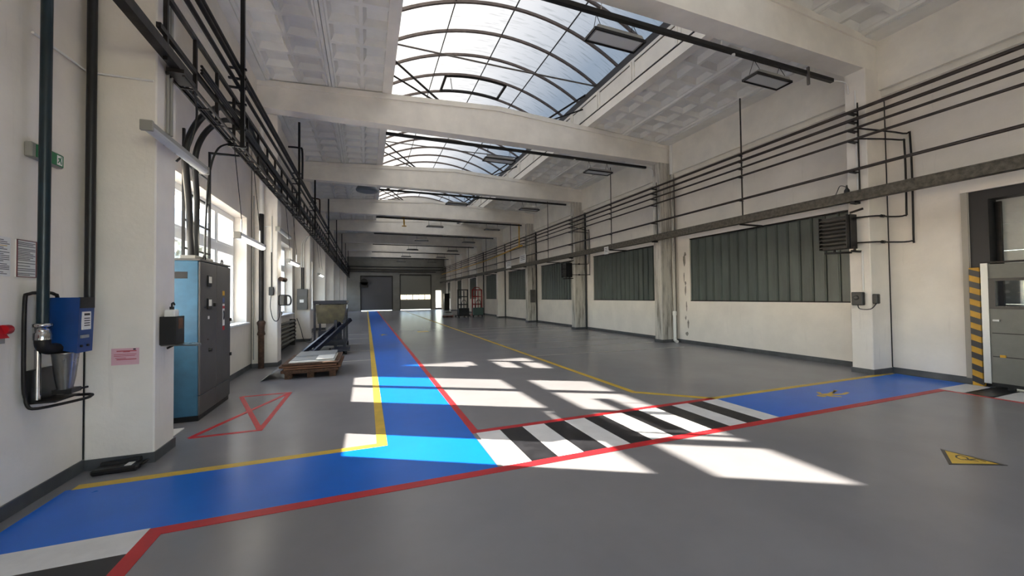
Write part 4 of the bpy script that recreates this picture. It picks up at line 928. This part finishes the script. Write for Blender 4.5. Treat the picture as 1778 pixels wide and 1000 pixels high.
# ------------------------------------------------------------------ second column of the window wall
yc = LY[3]
dr = thing('drain_pipe', 'rusty drain pipe with flanged joint beside the second column of the window wall', 'pipe', (-2.28, yc-0.1, 0))
MB().tube([(-2.28, yc-0.09, 0.0), (-2.28, yc-0.09, 0.78)], 0.062, 12).build('lower_pipe', COPPER, dr)
MB().lathe((-2.28, yc-0.09, 0.76), [(0.075, 0), (0.085, 0.03), (0.075, 0.06), (0.065, 0.10), (0.072, 0.22), (0.085, 0.26), (0.09, 0.30), (0.06, 0.34)], 14).build('joint', COPPER, dr)
MB().tube([(-2.28, yc-0.09, 1.08), (-2.28, yc-0.09, 3.62)], 0.05, 12).build('riser', DARKST, dr)
MB().lathe((-2.28, yc-0.09, 3.58), [(0.065, 0), (0.065, 0.08)], 12).build('collar', WHITEP, dr)
MB().tube([(-2.28, yc-0.09, 3.64), (-2.28, yc-0.09, 5.60)], 0.05, 12).build('upper_pipe', WHITEP, dr)
tag(MB().tube([(-2.44, yc-0.06, 0.2), (-2.44, yc-0.06, 4.0)], 0.012, 6).build('grey_conduit', LAMPG), 'grey conduit in the corner of the second column of the window wall', 'conduit')
tag(MB().tube([(-2.40, yc-0.02, 3.3), (-2.1, yc-0.02, 3.31)], 0.014, 6).build('white_conduit', WHITEP), 'short horizontal white conduit on the second column of the window wall', 'conduit')
sw = thing('black_switch', 'black switch with looping cable on the second column of the window wall', 'switch', (-2.09, yc, 1.68))
MB().box(-2.14, -2.04, yc-0.07, yc-0.001, 1.68, 1.88, 0.01).build('box', BLACK, sw); MB().tube([(-2.09, yc-0.02, 1.88), (-2.09, yc-0.02, 2.7)], 0.012, 6).build('conduit', BLACK, sw); MB().tube([(-2.09, yc-0.02, 2.7), (-2.09, yc-0.02, 3.55)], 0.014, 6).build('conduit_top', WHITEP, sw)
MB().tube(smooth_path([(-2.09, yc-0.05, 1.69), (-2.10, yc-0.07, 1.40), (-2.04, yc-0.08, 1.12), (-1.95, yc-0.03, 1.10), (-1.92, yc+0.1, 1.40)], 6), 0.009, 6).build('cable', BLACK, sw)
gm = thing('angle_grinder', 'grey hand-held power machine hooked on the second column of the window wall', 'machine', (-1.9, yc+0.2, 1.4))
MB().box(CL+0.002, -1.82, yc+0.06, yc+0.34, 1.43, 1.70, 0.03).build('body', HEATG, gm); MB().tube(smooth_path([(-1.84, yc+0.14, 1.68), (-1.74, yc+0.12, 1.66), (-1.71, yc+0.14, 1.56), (-1.74, yc+0.16, 1.46), (-1.83, yc+0.16, 1.45)], 5), 0.018, 8).build('handle', BLACK, gm)
tag(MB().tube([(-1.91, yc+0.03, 2.07), (-1.91, yc+0.55, 2.07)], 0.055, 12).build('brown_canister', COPPER), 'rust-brown canister fixed to the second column of the window wall', 'canister')
# radiator under the second window
rd = thing('tube_radiator', 'ribbed steel tube radiator under the second window', 'radiator', (-2.35, 13.8, 0.12))
for i in range(6): MB().tube([(-2.36, 12.0, 0.20+0.125*i), (-2.36, 15.4, 0.20+0.125*i)], 0.048, 10).build('tube', RADM, rd)
for i in range(6): MB().lathe((-2.36, 12.0, 0.20+0.125*i), [(0.058, -0.08), (0.058, 0.0)], 10, 'y').build('end_cap', ALU, rd)
for y in (12.3, 15.1): MB().box(-2.47, -2.30, y-0.02, y+0.02, 0.0, 0.90).build('bracket', DARKST, rd)
tag(MB().tube([(-2.40, 12.3, 1.165), (-2.40, 13.1, 1.165)], 0.075, 14).build('steel_cylinder', STEELP), 'silver steel cylinder lying on the sill of the second window', 'cylinder')
hs = []
tag(MB().tube(smooth_path([(-2.3, 15.45, 0.9), (-2.2, 15.6, 0.5), (-2.15, 15.8, 0.15), (-2.05, 15.7, 0.03), (-1.9, 15.5, 0.02), (-1.8, 15.9, 0.1), (-1.78, 16.1, 0.5), (-1.85, 16.3, 1.1)], 6), 0.012, 6).build('hose', BLACK), 'thin black hose sagging from the radiator end to the fuse box column', 'hose')
# fuse box on the third column
yc3 = LY[4]
fb = thing('fuse_box', 'grey metal fuse box with white label on the third column of the window wall', 'fuse box', (-2.2, yc3, 1.2))
MB().box(-2.38, -2.04, yc3-0.16, yc3-0.001, 1.19, 1.95, 0.01).build('box', CABG, fb); MB().box(-2.37, -2.05, yc3-0.17, yc3-0.16, 1.22, 1.68).build('door', HEATG, fb); MB().box(-2.29, -2.16, yc3-0.174, yc3-0.17, 1.45, 1.56).build('label', PAPER, fb)
for x in (-2.24, -2.18): MB().tube([(x, yc3-0.06, 1.95), (x, yc3-0.06, 2.75)], 0.022, 6).build('conduit', BLACK, fb); MB().tube(smooth_path([(x, yc3-0.06, 2.75), (x, yc3-0.06, 3.5), (x+0.06, yc3-0.06, 3.75), (x+0.2, yc3-0.06, 3.92)], 5), 0.02, 6).build('conduit_top', WHITEP, fb)

# ------------------------------------------------------------------ pallet with boards and sheets
pl = thing('pallet', 'brown wooden pallet under the stacked sheets', 'pallet', (-1.07, 9.3, 0))
PXa, PXb, PYa, PYb = -1.52, -0.60, 8.75, 10.0
for x in (PXa, -1.12, -0.72): MB().box(x, x+0.12, PYa, PYb, 0.0, 0.022).build('runner', WOOD, pl)
for x in (PXa, -1.12, -0.72):
    for y in (PYa, 9.31, PYb-0.13): MB().box(x, x+0.12, y, y+0.13, 0.022, 0.10).build('block', WOOD, pl)
for i in range(7): MB().box(PXa-0.01, PXb+0.01, PYa+0.19*i, PYa+0.19*i+0.12, 0.10, 0.122).build('deck_board', WOOD, pl)
z = 0.123
stack = [('second_pallet', WOOD, 0.05), ('board', CARD, 0.03), ('board', CARD, 0.035), ('board', WOOD, 0.03)]
labs = ['brown board at the bottom of the sheet stack', 'second brown board of the sheet stack', 'third brown board of the sheet stack', 'topmost brown board of the sheet stack']
for i, (n_, m, t) in enumerate(stack):
    dx = (0.0, 0.05, -0.03, 0.02)[i]
    ob = MB().box(PXa-0.06+dx, PXb+0.05+dx, PYa-0.05, PYb+0.1, z, z+t).build('stacked_board', m); tag(ob, labs[i], 'board', 'boards on the pallet'); z += t+0.012
    if i < 3: MB().box(PXa+0.1, PXb-0.1, PYa+0.05, PYa+0.12, z-0.012, z).build('spacer', WOOD, ob); MB().box(PXa+0.1, PXb-0.1, PYb-0.1, PYb-0.03, z-0.012, z).build('spacer', WOOD, ob)
z -= 0.012
sheets = [(-1.46, -0.62, 8.80, 9.9, SHEETW, 0.02, 'white sheet under the grey ones on the pallet stack'), (-1.44, -0.80, 8.95, 9.8, SHEETG, 0.012, 'long grey metal sheet on the pallet stack'), (-0.98, -0.64, 8.84, 9.4, SHEETW, 0.02, 'bright white offcut at the corner of the pallet stack'), (-1.42, -0.64, 9.42, 10.1, SHEETG, 0.03, 'topmost grey metal sheet at the back of the pallet stack')]
z1_ = z
for i, (a, c, y0, y1, m, t, lab) in enumerate(sheets):
    zz = z1_+(0, 0.021, 0.034, 0.034)[i]
    tag(MB().box(a, c, y0, y1, zz, zz+t, 0.004).build('stacked_sheet', m), lab, 'sheet', 'sheets on the pallet')
b = MB(); n_ = 8; vs = []
for i in range(n_+1):
    t = i/n_; x = -1.40-0.52*t; zz = 0.225-0.225*(t**1.6)+0.02*math.sin(PI*t)+0.002
    vs += [(x, 8.95-0.25*t, zz), (x, 9.75-0.25*t, zz), (x, 8.95-0.25*t, zz+0.008), (x, 9.75-0.25*t, zz+0.008)]
fs = []
for i in range(n_): a = 4*i; fs += [(a, a+1, a+5, a+4), (a+2, a+6, a+7, a+3), (a, a+4, a+6, a+2), (a+1, a+3, a+7, a+5)]
fs += [(0, 2, 3, 1), (4*n_, 4*n_+1, 4*n_+3, 4*n_+2)]
tag(b.add(vs, fs).build('bent_sheet', SHEETG), 'curved grey sheet sliding off the pallet stack to the floor', 'sheet')

# ------------------------------------------------------------------ navy trolley with tank and tilted frame
ct = thing('coolant_trolley', 'navy blue workshop trolley with olive tank and tilted fork frame', 'trolley', (-1.05, 13.6, 0))
for x in (-1.45, -0.62):
    for y in (12.9, 14.3): MB().box(x-0.03, x+0.03, y-0.03, y+0.03, 0.10, 1.42).build('upright', NAVY, ct)
MB().box(-1.50, -0.57, 12.85, 14.35, 1.42, 1.52, 0.01).build('top_frame', NAVY, ct)
MB().box(-1.48, -0.59, 12.87, 14.33, 0.16, 0.24).build('base_frame', NAVY, ct)
MB().prism([(-1.36, 0.84), (-0.66, 0.84), (-0.58, 1.40), (-1.42, 1.40)], 'y', 12.78, 14.25).build('tank', TANK, ct)
for (p, q) in (((-1.66, 12.0, 0.08), (-0.75, 12.7, 0.85)), ((-1.40, 11.95, 0.08), (-0.45, 12.7, 0.95))): MB().bar(p, q, 0.09, 0.10).build('inclined_beam', NAVY, ct)
for t in (0.1, 0.3, 0.5): MB().bar((-1.66+0.91*t, 12.0+0.70*t, 0.08+0.77*t), (-1.40+0.95*t, 11.95+0.75*t, 0.08+0.87*t), 0.03).build('cross_bar', NAVY, ct)
for x in (-0.86, -0.62): MB().box(x-0.04, x+0.04, 12.55, 12.65, 0.10, 0.95).build('front_leg', NAVY, ct)
MB().box(-1.30, -0.62, 12.45, 12.55, 0.28, 0.36).build('front_rail', NAVY, ct)
for (x, y) in ((-0.62, 12.5), (-0.60, 14.3), (-1.45, 14.3), (-1.0, 12.5), (-0.55, 11.95), (-1.45, 12.95)): 
    MB().lathe((x-0.03, y, 0.07), [(0.07, 0), (0.07, 0.06)], 14, 'x').build('caster', RUBBER, ct)
MB().box(-0.9, -0.45, 11.85, 12.5, 0.10, 0.16).build('outrigger', NAVY, ct)
MB().box(-1.35, -0.70, 12.83, 12.849, 0.30, 0.62).build('side_panel', NAVY, ct)

# ------------------------------------------------------------------ lifting trucks beside the glazed wall
def stacker(x, y, m, lab, green):
    s = thing('pallet_stacker', lab, 'stacker', (x, y, 0), 'pallet stackers')
    for dx in (-0.40, 0.36): MB().box(x+dx, x+dx+0.09, y-0.05, y+0.08, 0.10, 2.15).build('mast', m, s)
    for dx in (-0.16, 0.08): MB().box(x+dx, x+dx+0.06, y+0.0, y+0.06, 0.5, 2.05).build('inner_mast', m, s)
    for z in (2.08, 1.55, 0.95): MB().box(x-0.40, x+0.45, y-0.04, y+0.06, z, z+0.08).build('cross_member', m, s)
    MB().box(x-0.38, x+0.42, y-0.45, y-0.06, 0.12, 0.72, 0.04).build('power_unit', green if green else m, s)
    for dx in (-0.32, 0.20): MB().box(x+dx, x+dx+0.15, y+0.08, y+1.2, 0.08, 0.14).build('fork', m, s)
    for dx in (-0.36, 0.36): MB().lathe((x+dx-0.03, y-0.25, 0.09), [(0.09, 0), (0.09, 0.07)], 14, 'x').build('wheel', RUBBER, s); MB().lathe((x+dx-0.03, y+0.9, 0.06), [(0.06, 0), (0.06, 0.07)], 12, 'x').build('wheel', RUBBER, s)
    MB().tube(smooth_path([(x-0.2, y-0.40, 0.72), (x-0.16, y-0.5, 1.2), (x, y-0.52, 1.32), (x+0.16, y-0.5, 1.2), (x+0.2, y-0.40, 0.72)], 5), 0.025, 8).build('tiller', BLACK, s)
    if green: MB().tube(smooth_path([(x-0.35, y, 2.1), (x-0.2, y, 2.28), (x, y, 2.32), (x+0.2, y, 2.28), (x+0.35, y, 2.1)], 5), 0.03, 8).build('guard_hoop', m, s)
stacker(6.98, 29.3, BLACK, 'black pallet stacker beside the glazed wall', None)
stacker(8.2, 29.6, RED, 'red pallet stacker beside the glazed wall', mat('stacker_green', (70, 90, 84), 0.5))
p2_ = thing('pallet', 'small brown pallet of parts beside the black stacker', 'pallet', (6.2, 30.2, 0))
for x in (5.65, 5.95, 6.25): MB().box(x, x+0.1, 29.8, 30.6, 0.0, 0.10).build('runner', WOOD, p2_)
for i in range(4): MB().box(5.62, 6.38, 29.8+0.22*i, 29.95+0.22*i, 0.10, 0.125).build('deck_board', RED, p2_)
pr = thing('parts_crate', 'low crate of grey parts on the small pallet', 'crate', (6.0, 30.2, 0.126)); MB().box(5.7, 6.3, 29.85, 30.5, 0.126, 0.34, 0.02).build('crate', SHEETG, pr); MB().box(5.75, 6.25, 29.9, 30.4, 0.34, 0.42, 0.03).build('contents', CABG, pr)
# round extractor under the ceiling
fn = thing('ceiling_extractor', 'round grey extractor fan under the ceiling near the window wall', 'fan', (0.05, 18.4, 6.35))
MB().lathe((0.05, 18.3, 6.36), [(0.30, -0.02), (0.46, 0.0), (0.48, 0.06), (0.40, 0.20)], 24).build('drum', mat('extractor_grey', (110, 116, 124), 0.4, 0.3), fn)
MB().lathe((0.05, 18.3, 6.56), [(0.40, 0), (0.40, 0.12)], 20).build('collar', DARKST, fn)

# ------------------------------------------------------------------ doors of the end wall
def sect_door(name, x0, x1, h, m, lab, strip_, n):
    d_ = thing(name, lab, 'door', (x0, YE, 0), None, 'structure'); ph = (h-0.06)/n
    for i in range(n):
        z0 = 0.06+ph*i+0.005
        if strip_ and i == strip_:
            k_ = 5; w_ = (x1-x0)/k_
            fr = MB()
            for q_ in range(k_+1): fr.box(max(x0, x0+w_*q_-0.05), min(x1, x0+w_*q_+0.05), YE+0.10, YE+0.15, z0, z0+ph-0.01)
            fr.box(x0, x1, YE+0.10, YE+0.15, z0, z0+0.06); fr.box(x0, x1, YE+0.10, YE+0.15, z0+ph-0.07, z0+ph-0.01); fr.build('window_panel', m, d_)
            for q_ in range(k_): MB().box(x0+w_*q_+0.05, x0+w_*(q_+1)-0.05, YE+0.12, YE+0.13, z0+0.06, z0+ph-0.07).build('pane', GLASS, d_)
        else: MB().box(x0, x1, YE+0.10, YE+0.15, z0-0.005, z0+ph-0.005).box(x0, x1, YE+0.085, YE+0.10, z0+0.02, z0+ph-0.03).build('door_panel', m, d_)
    f_ = MB(); f_.box(x0-0.08, x0, YE-0.02, YE+0.12, 0, h+0.08); f_.box(x1, x1+0.08, YE-0.02, YE+0.12, 0, h+0.08); f_.box(x0, x1, YE-0.02, YE+0.12, h, h+0.08); f_.build('frame', DARKST, d_)
sect_door('door_2', E1[0], E1[1], E1[2], mat('end_door_paint', (140, 138, 128), 0.6), 'tall sectional end door with a strip of five windows', 2, 7)
sect_door('door_3', E2[0], E2[1], E2[2], mat('end_shutter_paint', (106, 106, 106), 0.6), 'grey end door of horizontal slats at the end of the blue walkway', None, 14)
d4 = thing('door_4', 'narrow glazed side door beside the sectional end door', 'door', (E3[0], YE, 0), None, 'structure')
f_ = MB(); f_.box(E3[0], E3[0]+0.06, YE+0.1, YE+0.16, 0, E3[2]); f_.box(E3[1]-0.06, E3[1], YE+0.1, YE+0.16, 0, E3[2]); f_.box(E3[0]+.06, E3[1]-.06, YE+0.1, YE+0.16, E3[2]-0.06, E3[2]); f_.box(E3[0]+.06, E3[1]-.06, YE+0.1, YE+0.16, 0, 0.2); f_.build('frame', DARKST, d4)
MB().box(E3[0]+.06, E3[1]-.06, YE+0.12, YE+0.13, 0.2, E3[2]-0.06).build('pane', GLASS, d4)
for i, (z, x0, x1) in enumerate(((5.0, -2.3, 9.4), (4.75, -2.0, 8.4), (5.35, -2.3, 9.4))):
    tag(MB().box(x0, x1, YE-0.13, YE-0.002, z, z+0.09).build('overhead_duct', BLACK), f'{("middle", "lowest", "highest")[i]} dark duct across the end wall', 'duct', 'ducts across the end wall')
ah = thing('air_heater', 'dark arched air heater high on the end wall above the blue walkway', 'heater', (-0.25, YE-0.2, 2.8)); MB().box(-0.72, 0.22, YE-0.35, YE-0.002, 2.85, 3.5, 0.03).build('casing', BLACK, ah); MB().lathe((-0.25, YE-0.35, 3.5), [(0.42, 0), (0.42, 0.3)], 20, 'y').build('arched_hood', BLACK, ah)
lk = thing('tall_locker', 'dark tall locker beside the narrow end door', 'locker', (9.0, 46.3, 0)); MB().box(8.75, 9.35, 46.0, 46.6, 0.05, 2.0, 0.01).build('body', BLACK, lk); MB().box(8.77, 9.33, 46.02, 46.58, 0, 0.05).build('plinth', DARKST, lk); MB().box(8.78, 9.03, 45.985, 46.0, 0.08, 1.97).build('door', DARKST, lk); MB().box(9.06, 9.32, 45.985, 46.0, 0.08, 1.97).build('door', DARKST, lk)

# ------------------------------------------------------------------ outside: ground, building added to block the sun, trees
tag(MB().box(-90, 60, -60, 140, -0.5, -0.21).build('ground', GRND), 'pale ground outside the hall', 'ground', kind='structure')
nb = thing('sun_block_building', 'pale hipped-roof building added outside the windows to block the low sun', 'building', (-14, 30, -0.2))  # hip slope shaped to cut the sun entering the remote window bays
NX0, NX1, NY0, NY1, NZ = -19.0, -10.0, 15.6, 75.0, 4.9
MB().box(NX0, NX1, NY0, NY1, -0.2, NZ).build('walls', EXTW, nb)
rx = (NX0+NX1)/2
MB().add([(NX0-.3, NY0-.3, NZ), (NX1+.3, NY0-.3, NZ), (NX1+.3, NY1+.3, NZ), (NX0-.3, NY1+.3, NZ), (rx, NY0+4.0, NZ+4.2), (rx, NY1-4.0, NZ+4.2)], [(0, 3, 2, 1), (0, 1, 4), (1, 2, 5, 4), (2, 3, 5), (3, 0, 4, 5)]).build('hip_roof', TILE, nb)
for i in range(14):
    y = 17.5+4.0*i
    w_ = MB().box(NX1, NX1+0.05, y, y+1.6, 1.0, 2.8).build('window', PVC, nb); MB().box(NX1+0.05, NX1+0.06, y+0.1, y+1.5, 1.1, 2.7).build('pane', WGLS, w_)
def tree(x, y, h, r, lab):
    t = thing('tree', lab, 'tree', (x, y, -0.2), 'trees outside the windows')
    MB().tube([(x, y, -0.2), (x+0.1, y, h*0.4), (x, y+0.1, h*0.75)], [0.16, 0.12, 0.05], 8).build('trunk', BARK, t)
    m = MB()
    for i in range(1500):
        a = random.uniform(0, 2*PI); u = random.uniform(-1, 1); q = r*(random.random()**0.4)
        c = Vector((x+q*math.sqrt(1-u*u)*math.cos(a), y+q*math.sqrt(1-u*u)*math.sin(a), h*0.68+q*1.25*u))
        d1 = Vector((random.uniform(-1, 1), random.uniform(-1, 1), random.uniform(-1, 1))).normalized()*0.14; d2 = d1.orthogonal().normalized()*0.09
        m.add([c-d1, c+d2, c+d1, c-d2], [(0, 1, 2, 3)])
    m.build('crown', LEAF, t)
tw = ['beyond the switch cabinet window', 'slightly further from the switch cabinet window', 'in front of the neighbouring facade', 'beside the second window', 'further along the neighbouring facade', 'at the remote end of the neighbouring facade']
for i, (x, y, h, r) in enumerate(((-6.2, 19.5, 4.2, 1.3), (-6.8, 24.0, 4.8, 1.6), (-6.4, 28.5, 4.4, 1.5), (-6.6, 33.0, 5.0, 1.6), (-6.4, 38.5, 4.6, 1.6), (-6.8, 45.0, 5.0, 1.8))):
    tree(x, y, h, r, f'leafy tree outside, {tw[i]}')

# peeling damp patches on the glazed wall beside the second column
for i in range(9):
    zc_ = 0.3+0.33*i+random.uniform(-.2, .2); yc_ = RY[3]-0.42+random.uniform(-.09, .09); hh_ = random.uniform(.05, .22); ww_ = random.uniform(.015, .06)
    poly = [(yc_+ww_*math.cos(t)*random.uniform(.6, 1.2), zc_+hh_*math.sin(t)*random.uniform(.7, 1.2)) for t in [2*PI*q/12 for q in range(12)]]
    MB().prism(poly, 'x', XR-0.0015, XR-0.0002).build('damp_patch', PEEL, wr)
